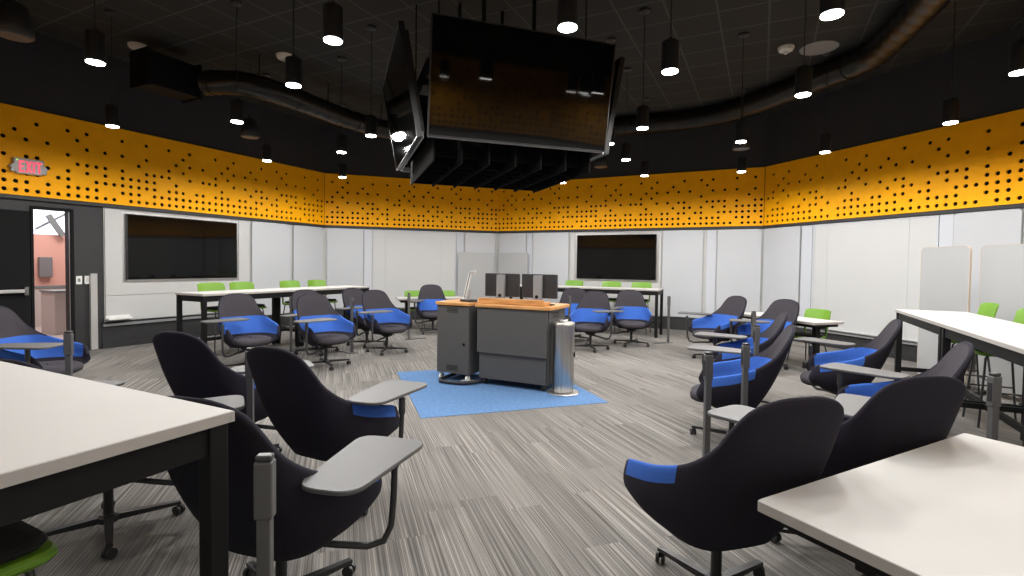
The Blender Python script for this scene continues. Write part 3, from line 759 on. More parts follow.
# left: front-left corner, runs away along D1, depth toward the wall
c = at(203.0, 294.1, TH_); T4C = c
high_table(c + D[1] * 0, wang(1), 'white high table on the left with a clear view of its end legs') if True else None
high_table(c + D[1] * (TL + 0.006), wang(1), 'white high table on the left, farther of the joined pair, by the rear left boards')
# rear: front-right corner, runs left along -D3
c = at(658.5, 289.8, TH_); T5C = c
high_table(c - D[3] * TL, wang(3), 'white high table in front of the rear wall screen')
high_table(c - D[3] * (2 * TL + 0.006), wang(3), 'white high table behind the lectern monitors')

# near left: corner at right, long edge runs away along -D3, short edge along inward(3)
c = at(234.5, 410.5, 1.075); a = wang(3)
o3 = c - D[3] * TL - (-inward(3)) * TD
t = high_table(o3, a, 'large white high table in the near left corner of the picture')
T1C = c; t.scale.z = 1.075 / TH_

LL, LD_ = 1.60, 0.62
def low_table_proto():
    t = thing('low_table', (0, 0, 0), 0, 'x', 'table', 'white topped low tables')
    b = MB(); b.prism(rpoly([(0, 0), (LL, 0), (LL, LD_), (0, LD_)], 0.012, 3), 0.70, 0.738, bev=0.002); b.build('tabletop', M['top'], t)
    b = MB(); b.prism(rpoly([(-0.001, -0.001), (LL + 0.001, -0.001), (LL + 0.001, LD_ + 0.001), (-0.001, LD_ + 0.001)], 0.012, 3), 0.701, 0.7355); b.build('edge_band', M['edge'], t)
    for x in (0.22, LL - 0.22):
        b = MB(); b.span(x - 0.035, x + 0.035, LD_ / 2 - 0.05, LD_ / 2 + 0.05, 0.10, 0.665); b.build('leg', M['leg_black'], t, bevel=0.006)
        b = MB(); b.bar((x, 0.07, 0.085), (x, LD_ / 2, 0.10), 0.05, 0.03, h2=0.05); b.bar((x, LD_ / 2, 0.10), (x, LD_ - 0.07, 0.085), 0.05, 0.05, h2=0.03); b.build('foot', M['tube'], t, bevel=0.004)
        b = MB()
        for y in (0.09, LD_ - 0.09):
            b.tube([(x - 0.012, y, 0.034), (x + 0.012, y, 0.034)], 0.034, 14); b.span(x - 0.02, x + 0.02, y - 0.012, y + 0.012, 0.045, 0.075)
        b.build('caster', M['plastic_black'], t, smooth=40)
    b = MB(); b.span(0.08, LL - 0.08, LD_ / 2 - 0.03, LD_ / 2 + 0.03, 0.62, 0.665)
    for x in (0.22, LL - 0.22): b.span(x - 0.03, x + 0.03, 0.08, LD_ - 0.08, 0.666, 0.699)
    for y in (0.05, LD_ - 0.08): b.span(0.06, LL - 0.06, y, y + 0.03, 0.655, 0.6995)
    for x in (0.05, LL - 0.08): b.span(x, x + 0.03, 0.081, LD_ - 0.081, 0.655, 0.6995)
    b.build('top_beam', M['leg_black'], t, bevel=0.004)
    return t
lt0 = low_table_proto()
A_ = at(757, 500, 0.738); B_ = at(964.4, 433, 0.738)
ang2 = math.atan2(B_.y - A_.y, B_.x - A_.x)
dirx = (B_ - A_).normalized(); diry = Vector((-dirx.y, dirx.x))
o = A_ - diry * LD_; lt0.location = (o.x, o.y, 0); lt0.rotation_euler.z = ang2; lt0['label'] = 'white table in the near right corner of the picture'
c = at(398.5, 298.6, 0.738); dup(lt0, (c.x, c.y, 0), wang(2), 'white low table in front of the rear left writing wall')
c = at(844.5, 321.8, 0.738)     # right back corner
o = c - D[4] * LL + inward(4) * LD_; dup(lt0, (o.x, o.y, 0), wang(4), 'white low table on the right in front of the large writing wall')

# ------------------------------------------------------------------ green chairs
def green_chair_proto(name, sz, lab_cat, group):
    """+y is the way the sitter faces; sz seat height"""
    t = thing(name, (0, 0, 0), 0, 'x', lab_cat, group)
    bt = sz + 0.43
    # back: curved panel, slightly dished, with thickness
    b = MB(); n = 14; rows = 8; vs = []; th = 0.012
    def bp(u, v, off):
        x = (u - 0.5) * (0.49 - 0.03 * v); z = sz + 0.13 + (bt - sz - 0.13) * v
        k = abs(u - 0.5) * 2
        if v == 1: z -= 0.02 * k ** 6
        y = -0.20 - 0.07 * v + 0.055 * k * k - off
        return (x, y, z)
    for off in (0, th):
        for i in range(rows + 1):
            for j in range(n + 1): vs.append(bp(j / n, i / rows, off))
    fs = []; q_ = (rows + 1) * (n + 1); s_ = n + 1
    for i in range(rows):
        for j in range(n):
            a0 = i * s_ + j; fs += [(a0, a0 + s_, a0 + s_ + 1, a0 + 1), (q_ + a0, q_ + a0 + 1, q_ + a0 + s_ + 1, q_ + a0 + s_)]
    rim = [j for j in range(n + 1)] + [i * s_ + n for i in range(1, rows + 1)] + [rows * s_ + j for j in range(n - 1, -1, -1)] + [i * s_ for i in range(rows - 1, 0, -1)]
    for a0, c0 in zip(rim, rim[1:] + rim[:1]): fs.append((a0, c0, q_ + c0, q_ + a0))
    b.add(vs, fs); b.build('backrest', M['lime'], t, smooth=50)
    for s_ in (-1, 1):
        b = MB(); b.bar((s_ * 0.19, -0.17, sz - 0.01), (s_ * 0.20, -0.17, sz + 0.16), 0.03, 0.02); b.build('back_support', M['lime'], t, bevel=0.004)
    b = MB(); b.prism(rpoly([(-0.20, -0.21), (0.20, -0.21), (0.22, 0.20), (-0.22, 0.20)], 0.07), sz - 0.035, sz, bev=0.012); b.build('seat', M['lime'], t, smooth=40)
    b = MB(); b.prism(rpoly([(-0.185, -0.17), (0.185, -0.17), (0.20, 0.185), (-0.20, 0.185)], 0.07), sz + 0.001, sz + 0.035, bev=0.014); b.build('seat_pad', M['cushion_black'], t, smooth=40)
    fy, ry, fx, rx = 0.19, -0.23, 0.21, 0.22
    for sx in (-1, 1):
        b = MB(); b.tube([(sx * 0.15, 0.12, sz - 0.04), (sx * 0.16, 0.14, sz - 0.06), (sx * fx, fy, 0.006)], 0.0105, 10); b.build('leg', M['tube'], t, smooth=50)
        b = MB(); b.tube([(sx * 0.15, -0.14, sz - 0.04), (sx * 0.16, -0.16, sz - 0.06), (sx * rx, ry, 0.006)], 0.0105, 10); b.build('leg', M['tube'], t, smooth=50)
    def lp(sx, sy, z):
        u = 1 - z / (sz - 0.06)
        return (sx * (0.16 + ((fx if sy > 0 else rx) - 0.16) * u), (0.14 + (fy - 0.14) * u) if sy > 0 else (-0.16 + (ry + 0.16) * u), z)
    b = MB()
    if sz > 0.6:
        for z in (0.30,):
            b.tube([lp(-1, 1, z), lp(1, 1, z)], 0.009, 8); b.tube([lp(-1, -1, z), lp(1, -1, z)], 0.009, 8); b.tube([lp(-1, 1, z + .06), lp(-1, -1, z + .06)], 0.009, 8); b.tube([lp(1, 1, z + .06), lp(1, -1, z + .06)], 0.009, 8)
        b.build('foot_rail', M['tube'], t, smooth=50)
    else:
        for sx in (-1, 1):
            b.tube([(sx * 0.15, 0.12, sz - 0.045), (sx * 0.15, -0.14, sz - 0.045)], 0.0105, 8)
        b.build('seat_frame', M['tube'], t, smooth=50)
    return t
gs0 = green_chair_proto('counter_stool', 0.75, 'stool', 'lime green bar height chairs at the high tables')
def place(proto, first, P_, facing, lab):
    a = math.atan2(facing.y, facing.x) - PI / 2
    if first[0]:
        first[0] = False; proto.location = (P_.x, P_.y, 0); proto.rotation_euler.z = a; proto['label'] = lab; return proto
    return dup(proto, (P_.x, P_.y, 0), a, lab)
f1 = [True]
def on_line(px, base, d):
    """point of the plan line base + d*t that falls on image column px"""
    r = ray(px, 290); r = Vector((r.x, r.y))
    k = (base.x * r.y - base.y * r.x) / (r.x * d.y - r.y * d.x) * 1.0
    return base + d * k
nin = inward(1)
for px, lab in ((209.5, 'lime green high chair at the left high table, nearest the table end'), (240, 'lime green high chair at the left high table, second from the near end'),
                (288, 'lime green high chair at the left high table, third from the near end'), (315, 'lime green high chair at the left high table, farthest of its row')):
    back = on_line(px, T4C - nin * (TD + 0.20), D[1]); place(gs0, f1, back + nin * 0.26, nin, lab)
nin = inward(3)
for px, lab in ((575, 'lime green high chair behind the rear table, just right of the monitors'), (612, 'lime green high chair behind the rear table, middle of the three seen'),
                (642, 'lime green high chair behind the rear table, nearest the table right end')):
    back = on_line(px, T5C - nin * (TD + 0.20), D[3]); place(gs0, f1, back + nin * 0.26, nin, lab)
nin = -D[3]
for px, lab in ((995, 'lime green high chair behind the right high table, in front of a standing whiteboard'), (1036, 'lime green high chair at the right high table, cut off by the picture edge')):
    back = on_line(px, T3C + D[3] * (TD + 0.17), D[1]); place(gs0, f1, back + nin * 0.26, nin, lab)
P_ = Vector((-1.52, 1.31))
place(gs0, f1, P_, -inward(3), 'high chair under the near left table, only its black pad and green seat edge seen')
gl0 = green_chair_proto('side_chair', 0.45, 'chair', 'lime green low chairs at the low tables')
f2 = [True]
c2 = at(398.5, 298.6, 0.738) - inward(2) * (LD_ + 0.12)
for px, lab in ((414, 'lime green chair behind the rear low table, left one, beside a power post'), (446, 'lime green chair behind the rear low table, right one, beside the lectern cabinet')):
    back = on_line(px, c2, D[2]); place(gl0, f2, back + inward(2) * 0.2, inward(2), lab)
back = on_line(818, at(844.5, 321.8, 0.738) - inward(4) * 0.12, D[4])
place(gl0, f2, back + inward(4) * 0.2, inward(4), 'lime green chair behind the low table on the right')

# ------------------------------------------------------------------ standing boards by the right table
def standing_board(P0, P1, lab):
    d = P1 - P0; W_ = d.length; m_ = (P0 + P1) / 2
    t = thing('mobile_whiteboard', (m_.x, m_.y, 0), math.atan2(d.y, d.x), lab, 'whiteboard', 'whiteboards standing by the right high table')
    b = MB(); b.prism(rrect(W_, 1.80, 0.06, cy=0.965), -0.012, 0.012, axis='y'); b.build('writing_surface', M['board_grey'], t, smooth=30)
    b = MB(); o_ = rrect(W_ + 0.012, 1.812, 0.066, cy=0.965); i_ = rrect(W_ + 0.001, 1.801, 0.06, cy=0.965); n = len(o_)
    vs = [(x, y, z) for y in (-0.014, 0.014) for (x, z) in o_] + [(x, y, z) for y in (-0.014, 0.014) for (x, z) in i_]
    fs = []
    for k in range(n):
        j = (k + 1) % n; fs += [(k, j, n + j, n + k), (2 * n + k, 3 * n + k, 3 * n + j, 2 * n + j), (k, 2 * n + k, 2 * n + j, j), (n + k, n + j, 3 * n + j, 3 * n + k)]
    b.add(vs, fs); b.build('edge_trim', M['brass_edge'], t)
    for s_ in (-1, 1):
        b = MB(); x = s_ * W_ * 0.36; b.bar((x, -0.16, 0.02), (x, 0.16, 0.02), 0.05, 0.04); b.span(x - 0.015, x + 0.015, 0.0141, 0.035, 0.041, 0.6); b.build('foot', M['tube'], t, bevel=0.003)
    return t
standing_board(Vector((5.82, 7.20)), Vector((5.875, 6.50)), 'standing whiteboard at the far end of the right high table, its tan edge showing')
standing_board(Vector((5.945, 6.42)), Vector((6.03, 5.68)), 'standing whiteboard behind the green high chair, cut off by the right picture edge')

# ------------------------------------------------------------------ lectern, cabinet and what stands on them
FL = Vector((-0.44, 6.47)); d3, n3 = D[3], -inward(3)
t = thing('lectern_console', (FL.x, FL.y, 0.0045), wang(3), 'grey lectern console with a wooden top standing on the blue carpet', 'lectern')
CWD, CDP, CHT = 0.965, 0.62, 1.045
b = MB(); b.span(0, CWD, 0.0, 0.03, 0.42, CHT - 0.045); b.build('upper_front_panel', M['cabinet'], t, bevel=0.004)
b = MB(); b.span(0.02, CWD - 0.02, 0.035, 0.06, 0.085, 0.46); b.build('lower_front_panel', M['cabinet'], t, bevel=0.003)
for x in (0.0, CWD - 0.022):
    b = MB(); b.span(x, x + 0.022, 0.061, CDP, 0.085, CHT - 0.045); o = b.build('side_panel', M['cabinet'], t, bevel=0.003)
    if x > 0:
        b = MB()
        for k in range(3): b.span(x + 0.0225, x + 0.025, 0.18, 0.40, 0.90 + k * 0.025, 0.908 + k * 0.025)
        b.build('vent_slot', M['black'], o)
b = MB(); b.span(0.024, CWD - 0.024, CDP - 0.03, CDP - 0.01, 0.09, CHT - 0.05); b.span(0.023, CWD - 0.023, 0.062, CDP - 0.031, 0.086, 0.11); b.build('carcass', M['black'], t)
b = MB(); b.prism(rpoly([(-0.025, -0.03), (CWD + 0.03, -0.03), (CWD + 0.06, 0.05), (CWD + 0.06, CDP + 0.02), (-0.025, CDP + 0.08)], 0.03), CHT - 0.043, CHT, bev=0.006); b.build('desk_top', M['wood'], t, smooth=30)
b = MB(); b.span(0.0, CWD - 0.05, 0.02, 0.045, CHT, CHT + 0.075); b.span(CWD - 0.075, CWD - 0.05, 0.046, 0.24, CHT, CHT + 0.05); b.build('front_ledge', M['wood'], t, bevel=0.008)
b = MB(); b.span(CWD - 0.12, CWD - 0.02, 0.20, 0.30, CHT, CHT + 0.018); b.build('cable_grommet', M['plastic_black'], t, bevel=0.005)
def caster(parent, x, y, m='plastic_black', r=0.042):
    b = MB(); b.tube([(-0.014, 0, r), (0.014, 0, r)], r, 16); b.span(-0.02, 0.02, -0.012, 0.012, r * 1.2, 0.084); return b.build('caster', M[m], parent, loc=(x, y, 0), smooth=40)
for x in (0.07, CWD - 0.07):
    for y in (0.10, CDP - 0.07): caster(t, x, y)
KL = Vector((-0.995, 6.74)); KW, KD = 0.50, 0.62
t = thing('equipment_cabinet', (KL.x, KL.y, 0.0045), wang(3), 'narrow grey equipment cabinet with a wooden top and pale casters, left of the lectern', 'cabinet')
b = MB(); b.span(0, KW, 0.022, KD, 0.10, CHT - 0.045); b.build('body', M['cabinet'], t, bevel=0.004)
b = MB(); b.span(0.004, KW - 0.004, 0.0, 0.021, 0.105, CHT - 0.05); o = b.build('door', M['cabinet'], t, bevel=0.004)
b = MB(); b.lathe([(0.016, 0), (0.018, 0.01), (0.012, 0.018)], 12); h = b.build('lock', M['black'], o, loc=(KW - 0.075, -0.001, 0.50), smooth=40); h.rotation_euler.x = PI / 2
for z in (0.91, 0.15):
    b = MB()
    for k in range(4): b.span(0.16, 0.33, -0.0025, -0.0005, z + k * 0.018, z + 0.007 + k * 0.018)
    b.build('vent_slot', M['black'], o)
b = MB(); b.prism(rpoly([(-0.015, -0.025), (KW + 0.01, -0.025), (KW + 0.01, KD + 0.02), (-0.015, KD + 0.02)], 0.02), CHT - 0.043, CHT, bev=0.006); b.build('cabinet_top', M['wood'], t, smooth=30)
for x in (0.045, KW - 0.045):
    for y in (0.05, KD - 0.06): caster(t, x, y, 'white_plastic', 0.045)
def loc3(x, y, base=FL): return base + d3 * x + n3 * y
# monitors seen from behind
for x, lab in ((0.13, 'left computer monitor on the lectern, seen from behind'), (0.67, 'right computer monitor on the lectern, seen from behind')):
    q_ = loc3(x, 0.42); t = thing('computer_monitor', (q_.x, q_.y, CHT + 0.005), wang(3) + (0.06 if x < 0.5 else -0.03), lab, 'monitor', 'two monitors on the lectern')
    b = MB(); b.prism(rrect(0.50, 0.31, 0.008, 3, cy=0.225), -0.045, -0.005, bev=0.004, axis='y'); b.build('housing', M['plastic_black'], t, smooth=30)
    b = MB(); b.span(-0.242, 0.242, 0.0455, 0.048, 0.08, 0.37); b.build('screen', M['screen'], t)
    b = MB(); b.span(-0.055, 0.055, -0.055, 0.004, 0.006, 0.365); b.build('stand_column', M['grey_trim'], t, bevel=0.004)
    b = MB(); b.prism(rrect(0.26, 0.20, 0.02, cy=0.0), 0.0, 0.012, bev=0.003); b.build('stand_base', M['tube'], t)
    b = MB(); b.lathe([(0.02, 0), (0.022, 0.008)], 14); h = b.build('cable_hole', M['black'], t, loc=(0, -0.056, 0.09)); h.rotation_euler.x = PI / 2
# document camera
q_ = loc3(0.36, 0.2, KL)
t = thing('document_camera', (q_.x, q_.y, CHT + 0.005), wang(3), 'silver document camera with a leaning arm on the cabinet top', 'document camera')
b = MB(); b.prism(rpoly([(-0.11, -0.05), (0.10, -0.09), (0.14, 0.03), (-0.05, 0.08)], 0.025), 0.0, 0.03, bev=0.006); b.build('base', M['plastic_black'], t, smooth=40)
b = MB(); b.bar((-0.06, 0, 0.03), (0.035, 0, 0.40), 0.035, 0.03); o = b.build('arm', M['white_plastic'], t, bevel=0.006)
b = MB(); b.bar((-0.048, -0.02, 0.05), (0.038, -0.02, 0.385), 0.006, 0.012); b.build('arm_inlay', M['plastic_black'], o)
b = MB(); b.bar((0.025, 0, 0.39), (0.11, 0, 0.407), 0.045, 0.035); b.tube([(0.09, 0, 0.395), (0.08, 0, 0.345)], 0.02, 14); b.build('camera_head', M['grey_post'], t, smooth=40, bevel=0.004)
b = MB(); b.bar((0.0, 0.0, 0.03), (0.03, 0, 0.16), 0.025, 0.02); b.build('lamp_arm', M['alu'], t)
# cable bundle on the floor
t = thing('cable_bundle', (KL.x, KL.y, 0.0045), wang(3), 'thick black cable looping on the blue carpet under the cabinet', 'cable')
b = MB(); b.tube([(0.16, 0.22, 0.05), (0.12, 0.08, 0.035), (0.11, -0.08, 0.03), (0.17, -0.16, 0.028), (0.32, -0.17, 0.028), (0.50, -0.13, 0.028), (0.60, -0.02, 0.03), (0.66, 0.14, 0.035)], 0.022, 10)
b.build('cable_sleeve', M['cable'], t, smooth=60)
b = MB(); b.span(0.36, 0.62, 0.03, 0.12, 0.004, 0.022); b.build('floor_plate', M['grey_post'], t, bevel=0.003)
# wipes stand
t = thing('wipes_stand', (0.635, 6.12, 0.001), 0, 'brushed steel cylinder stand with a white wipe on top, at the lectern right corner', 'bin')
b = MB(); b.lathe([(0.195, 0.004), (0.198, 0.012), (0.19, 0.02), (0.06, 0.024)], 40); b.build('base_plate', M['steel'], t, smooth=40)
b = MB(); b.lathe([(0.126, 0.0245), (0.130, 0.03), (0.130, 0.80)], 40); o = b.build('cylinder_body', M['steel'], t, smooth=40)
b = MB(); b.lathe([(0.132, 0.801), (0.134, 0.81), (0.134, 0.852), (0.126, 0.862), (0.04, 0.866)], 40); b.build('lid', M['steel'], t, smooth=40)
b = MB(); b.lathe([(0.033, 0), (0.036, 0.006)], 18); h = b.build('dispensing_hole', M['black'], t, loc=(0.131, -0.012, 0.47)); h.rotation_euler.y = PI / 2; h.rotation_euler.z = 0.0
b = MB()
for k in range(5):
    a = k * 1.3; b.add([(0.0, 0.0, 0.862), (0.045 * math.cos(a), 0.045 * math.sin(a), 0.872), (0.06 * math.cos(a + .6), 0.06 * math.sin(a + .6), 0.893), (0.02 * math.cos(a + 1), 0.02 * math.sin(a + 1), 0.886)], [(0, 1, 2, 3)])
b.build('wipe', M['paper'], t)

# ------------------------------------------------------------------ power posts
PH = 0.95
def post_proto():
    t = thing('power_post', (0, 0, 0), 0, 'x', 'power post', 'slim floor standing power posts')
    b = MB(); b.prism(rrect(0.20, 0.14, 0.03, cx=0.02), 0.0, 0.012, bev=0.003); b.bar((0.10, 0, 0.007), (0.36, 0.03, 0.007), 0.05, 0.012); b.build('foot_plate', M['post'], t, smooth=30)
    b = MB(); b.span(-0.021, 0.021, -0.018, 0.018, 0.0125, PH - 0.20); b.build('pole', M['post'], t, bevel=0.004)
    b = MB(); b.span(-0.028, 0.028, -0.022, 0.022, PH - 0.20, PH - 0.02); o = b.build('outlet_head', M['post'], t, bevel=0.006)
    b = MB(); b.span(-0.025, 0.025, -0.018, 0.018, PH - 0.019, PH); b.build('head_cap', M['tube'], o, bevel=0.006)
    b = MB(); b.span(-0.0285, -0.0305, -0.012, 0.012, PH - 0.17, PH - 0.06); b.build('socket_plate', M['plastic_black'], o)
    return t
pp0 = post_proto(); fp = [True]
def power_post(px, Y, rz, lab):
    P_ = col_at(px, Y)
    if fp[0]:
        fp[0] = False; pp0.location = (P_.x, P_.y, 0); pp0.rotation_euler.z = rz; pp0['label'] = lab; return
    dup(pp0, (P_.x, P_.y, 0), rz, lab)
for px, Y, rz, lab in ((68, 4.2, 0.3, 'power post before the chair at the far left, by the doorway'), (250, 3.5, 0.2, 'power post between the two dark backed chairs on the left'),
        (264.5, 1.56, 0.1, 'large power post standing in front of the nearest left chair'), (291, 8.75, 0.3, 'power post left of the swivel chair with its tablet across its front'),
        (352, 8.65, 2.6, 'power post with a bright foot, left of the chair beside the lectern'), (409, 10.3, 0.4, 'power post before the rear low table, left of the lectern'),
        (569.5, 10.1, 0.4, 'power post behind the lectern, right of the monitors'), (669, 10.3, 3.5, 'power post standing alone by the right end of the rear table'),
        (710, 3.57, 0.1, 'nearest power post in the right chair group, cutting across a tablet'), (747, 4.02, 0.1, 'power post in front of the arm of a right hand chair'),
        (754, 7.0, 0.2, 'farthest power post in the right chair group'), (757.5, 5.3, 0.2, 'middle power post behind another in the right chair group'),
        (998, 2.97, 0.1, 'power post at the right edge under the right high table')):
    power_post(px, Y, rz, lab)

# ------------------------------------------------------------------ tablet chairs
def catmull(tab, t):
    i = 0
    while i < len(tab) - 2 and t > tab[i + 1][0]: i += 1
    def P(j): return Vector(tab[max(0, min(len(tab) - 1, j))][1:])
    t0, t1 = tab[i][0], tab[i + 1][0]; u = (t - t0) / (t1 - t0)
    p0, p1, p2, p3 = P(i - 1), P(i), P(i + 1), P(i + 2)
    if i == 0: p0 = Vector((-p2.x, p2.y, p2.z))
    return 0.5 * ((2 * p1) + (p2 - p0) * u + (2 * p0 - 5 * p1 + 4 * p2 - p3) * u * u + (3 * p1 - p0 - 3 * p2 + p3) * u ** 3)
RIM = [(0, 0, -.47, 1.055), (.11, .10, -.465, 1.05), (.20, .205, -.445, 1.015), (.28, .255, -.405, .945), (.38, .29, -.33, .83), (.50, .325, -.20, .73),
       (.64, .355, -.03, .665), (.78, .365, .12, .63), (.90, .35, .235, .592), (1.0, .315, .285, .505)]
BAS = [(0, 0, -.17, .335), (.11, .06, -.17, .335), (.20, .12, -.165, .335), (.28, .16, -.15, .335), (.38, .20, -.11, .335), (.50, .225, -.05, .335),
       (.64, .24, .03, .34), (.78, .245, .10, .345), (.90, .24, .16, .36), (1.0, .225, .20, .385)]
def outer(t, s):
    sg = -1 if t < 0 else 1; a = abs(t)
    r, b = catmull(RIM, a), catmull(BAS, a)
    p = b + (r - b) * s
    h = Vector((p.x, p.y - 0.06, 0)); h = h.normalized() if h.length > 1e-6 else Vector((0, -1, 0))
    arm = min(1, max(0, (a - 0.3) / 0.4))
    p = p + h * (0.035 + 0.045 * arm) * 4 * s * (1 - s) * (1 - 0.4 * s) + Vector((0, 0, -0.02 * math.sin(PI * s) * (1 - arm)))
    p.x *= sg
    return p
def inner(t, s, th=0.042):
    p = outer(t, s); h = Vector((p.x, p.y - 0.08, 0)).normalized()
    k = th * (0.6 + 0.4 * min(1, (1 - s) * 6 + 0.2))
    q = p - h * k
    q.z += 0.010 * (1 - s)
    return q
def s_at(t, z, fn):
    lo, hi = 0.0, 1.0
    if fn(t, 1.0).z <= z: return 1.0
    for _ in range(30):
        m = (lo + hi) / 2
        if fn(t, m).z < z: lo = m
        else: hi = m
    return hi
NT = 56
def tablet_chair_proto():
    t = thing('tablet_chair', (0, 0, 0), 0, 'x', 'chair', 'swivel chairs with writing tablets')
    ts = [-1 + 2 * i / NT for i in range(NT + 1)]
    def grid(rows_fn, nrow, keep, flip=False):
        b = MB(); idx = {}
        pts_ = [rows_fn(tt) for tt in ts]
        vs = [p for col in pts_ for p in col]; fs = []
        for i in range(NT):
            for j in range(nrow - 1):
                if not keep((ts[i] + ts[i + 1]) / 2, j): continue
                f = (i * nrow + j, (i + 1) * nrow + j, (i + 1) * nrow + j + 1, i * nrow + j + 1)
                a, bb, c, d = (Vector(vs[k]) for k in f)
                if (a - d).length < 1e-4 and (bb - c).length < 1e-4: continue
                fs.append(f[::-1] if flip else f)
        used = sorted({k for f in fs for k in f}); mp_ = {k: n for n, k in enumerate(used)}
        b.add([vs[k] for k in used], [tuple(mp_[k] for k in f) for f in fs]); return b
    def blue_arm(tt): return 0.53 < abs(tt) < 0.86
    # outside of the shell: rows bottom centre -> rim, last rows = patch under the rim
    def orows(tt):
        pz = 0.062
        rim = outer(tt, 1); sp = s_at(tt, rim.z - pz, outer)
        base = outer(tt, 0); c0 = Vector((0, 0.05, 0.315)); out = [c0 + (base - c0) * 0.02, c0 + (base - c0) * 0.6 + Vector((0, 0, -0.004))]
        out += [outer(tt, sp * k / 8) for k in range(9)] + [outer(tt, sp + (1 - sp) * k / 3) for k in (1, 2, 3)]
        i1 = inner(tt, 1); mid = (rim + i1) / 2 + Vector((0, 0, 0.014)); out += [rim * 0.75 + mid * 0.25 + Vector((0, 0, 0.006)), mid, i1 * 0.75 + mid * 0.25 + Vector((0, 0, 0.006)), i1]
        return out
    NR = 18
    PATCH0 = 10
    b = grid(orows, NR, lambda tt, j: not (blue_arm(tt) and j >= PATCH0), flip=False)
    # front end caps and the inside of the nose
    def irows(tt):
        s0 = 0.12; z1, z2 = 0.49, 0.735
        sa = max(s0, s_at(tt, z1, inner)); sb = max(sa, s_at(tt, z2, inner))
        return [inner(tt, s0 + (sa - s0) * k / 3) for k in range(4)] + [inner(tt, sa + (sb - sa) * k / 5) for k in range(1, 6)] + [inner(tt, sb + (1 - sb) * k / 8) for k in range(1, 9)]
    NI = 17
    bi = grid(irows, NI, lambda tt, j: (j < 3 or abs(tt) > 0.895), flip=True); b.add(bi.v, bi.f)
    for e in (-1, 1):
        o_ = [outer(e, k / 8) for k in range(9)]; i_ = [inner(e, max(0.02, k / 8)) for k in range(9)]
        m_ = [(p + q_) / 2 + Vector((0, 0.016, 0)) for p, q_ in zip(o_, i_)]
        top = (outer(e, 1) + inner(e, 1)) / 2 + Vector((0, 0, 0.014)); m_[-1] = (m_[-1] + top) / 2
        vs = o_ + m_ + i_; fs = []
        for k in range(8):
            for r_ in (0, 1):
                f = (r_ * 9 + k, r_ * 9 + k + 1, r_ * 9 + 10 + k, r_ * 9 + 9 + k); fs.append(f if e < 0 else f[::-1])
        fs.append((8, 17, 26)); b.add(vs, fs)
    # floor pan across the front
    vs = [outer(-1, 0), outer(1, 0), inner(1, .12), inner(-1, .12), Vector((0, 0.05, 0.315))]
    pan = [inner(tt, 0.12) for tt in ts]; b.add(pan + [Vector((0, 0.05, 0.37))], [(k, k + 1, NT + 1) for k in range(NT)])
    b.add([outer(-1, 0), outer(1, 0), inner(1, .12), inner(-1, .12)], [(0, 1, 2, 3)])
    b.add([outer(-1, 0), outer(1, 0), Vector((0, .05, .315))], [(0, 2, 1)])
    b.build('shell', M['fabric_dark'], t, smooth=60)
    b = grid(irows, NI, lambda tt, j: j >= 8 and abs(tt) <= 0.895, flip=True)
    b.build('back_pad', M['fabric'], t, smooth=60)
    b = grid(irows, NI, lambda tt, j: 3 <= j < 8 and abs(tt) <= 0.895, flip=True)
    b2 = grid(orows, NR, lambda tt, j: blue_arm(tt) and j >= PATCH0); b.add(b2.v, b2.f)
    b.build('lumbar_band', M['blue'], t, smooth=60)
    # seat cushion
    b = MB(); loops = []
    for z, k in ((0.385, 0.86), (0.40, 0.97), (0.43, 1.0), (0.455, 0.97), (0.468, 0.88), (0.474, 0.6), (0.476, 0.02)):
        ring = []
        for i in range(36):
            a = 2 * PI * i / 36; c_, s_ = math.cos(a), math.sin(a); e = 2 / 2.9
            x = math.copysign(abs(c_) ** e, c_) * 0.262; y = math.copysign(abs(s_) ** e, s_) * 0.265
            if y < 0: x *= 1 + 0.28 * y / 0.265
            ring.append((x * k, 0.09 + y * k, z - (0.02 * max(0, y / 0.265) ** 2)))
        loops.append(ring)
    vs = [p for r_ in loops for p in r_]; fs = []
    for i in range(len(loops) - 1):
        for k in range(36): fs.append((i * 36 + k, i * 36 + (k + 1) % 36, (i + 1) * 36 + (k + 1) % 36, (i + 1) * 36 + k))
    fs.append(tuple(range(35, -1, -1))); b.add(vs, fs); b.build('seat_cushion', M['fabric'], t, smooth=60)
    # swivel column, star base, casters
    b = MB(); b.lathe([(0.035, 0.085), (0.035, 0.10), (0.024, 0.11), (0.024, 0.27), (0.05, 0.275), (0.09, 0.29), (0.10, 0.316)], 18); b.build('swivel_column', M['plastic_black'], t, smooth=40)
    b = MB(); b.lathe([(0.045, 0.060), (0.055, 0.068), (0.052, 0.095), (0.036, 0.105)], 18)
    for k in range(4):
        a = PI / 4 + k * PI / 2
        b.bar((0.03 * math.cos(a), 0.03 * math.sin(a), 0.082), (0.345 * math.cos(a), 0.345 * math.sin(a), 0.072), 0.045, 0.035, w2=0.03, h2=0.018)
    base = b.build('star_base', M['plastic_black'], t, smooth=30)
    for k in range(4):
        a = PI / 4 + k * PI / 2; b = MB()
        ca, sa = math.cos(a + 0.6), math.sin(a + 0.6)
        for o_ in (-0.014, 0.014):
            b.tube([(ca * (o_ - 0.008), sa * (o_ - 0.008), 0.028), (ca * (o_ + 0.008), sa * (o_ + 0.008), 0.028)], 0.028, 14)
        b.tube([(0, 0, 0.03), (0, 0, 0.064)], 0.009, 8)
        b.build('caster', M['plastic_black'], base, loc=(0.335 * math.cos(a), 0.335 * math.sin(a), 0), smooth=40)
    # tablet arm and tablet
    b = MB(); b.tube([(0.03, 0.06, 0.285), (0.20, 0.12, 0.265), (0.32, 0.18, 0.245), (0.385, 0.215, 0.262), (0.412, 0.235, 0.33), (0.418, 0.245, 0.45), (0.42, 0.25, 0.60)], 0.0155, 12)
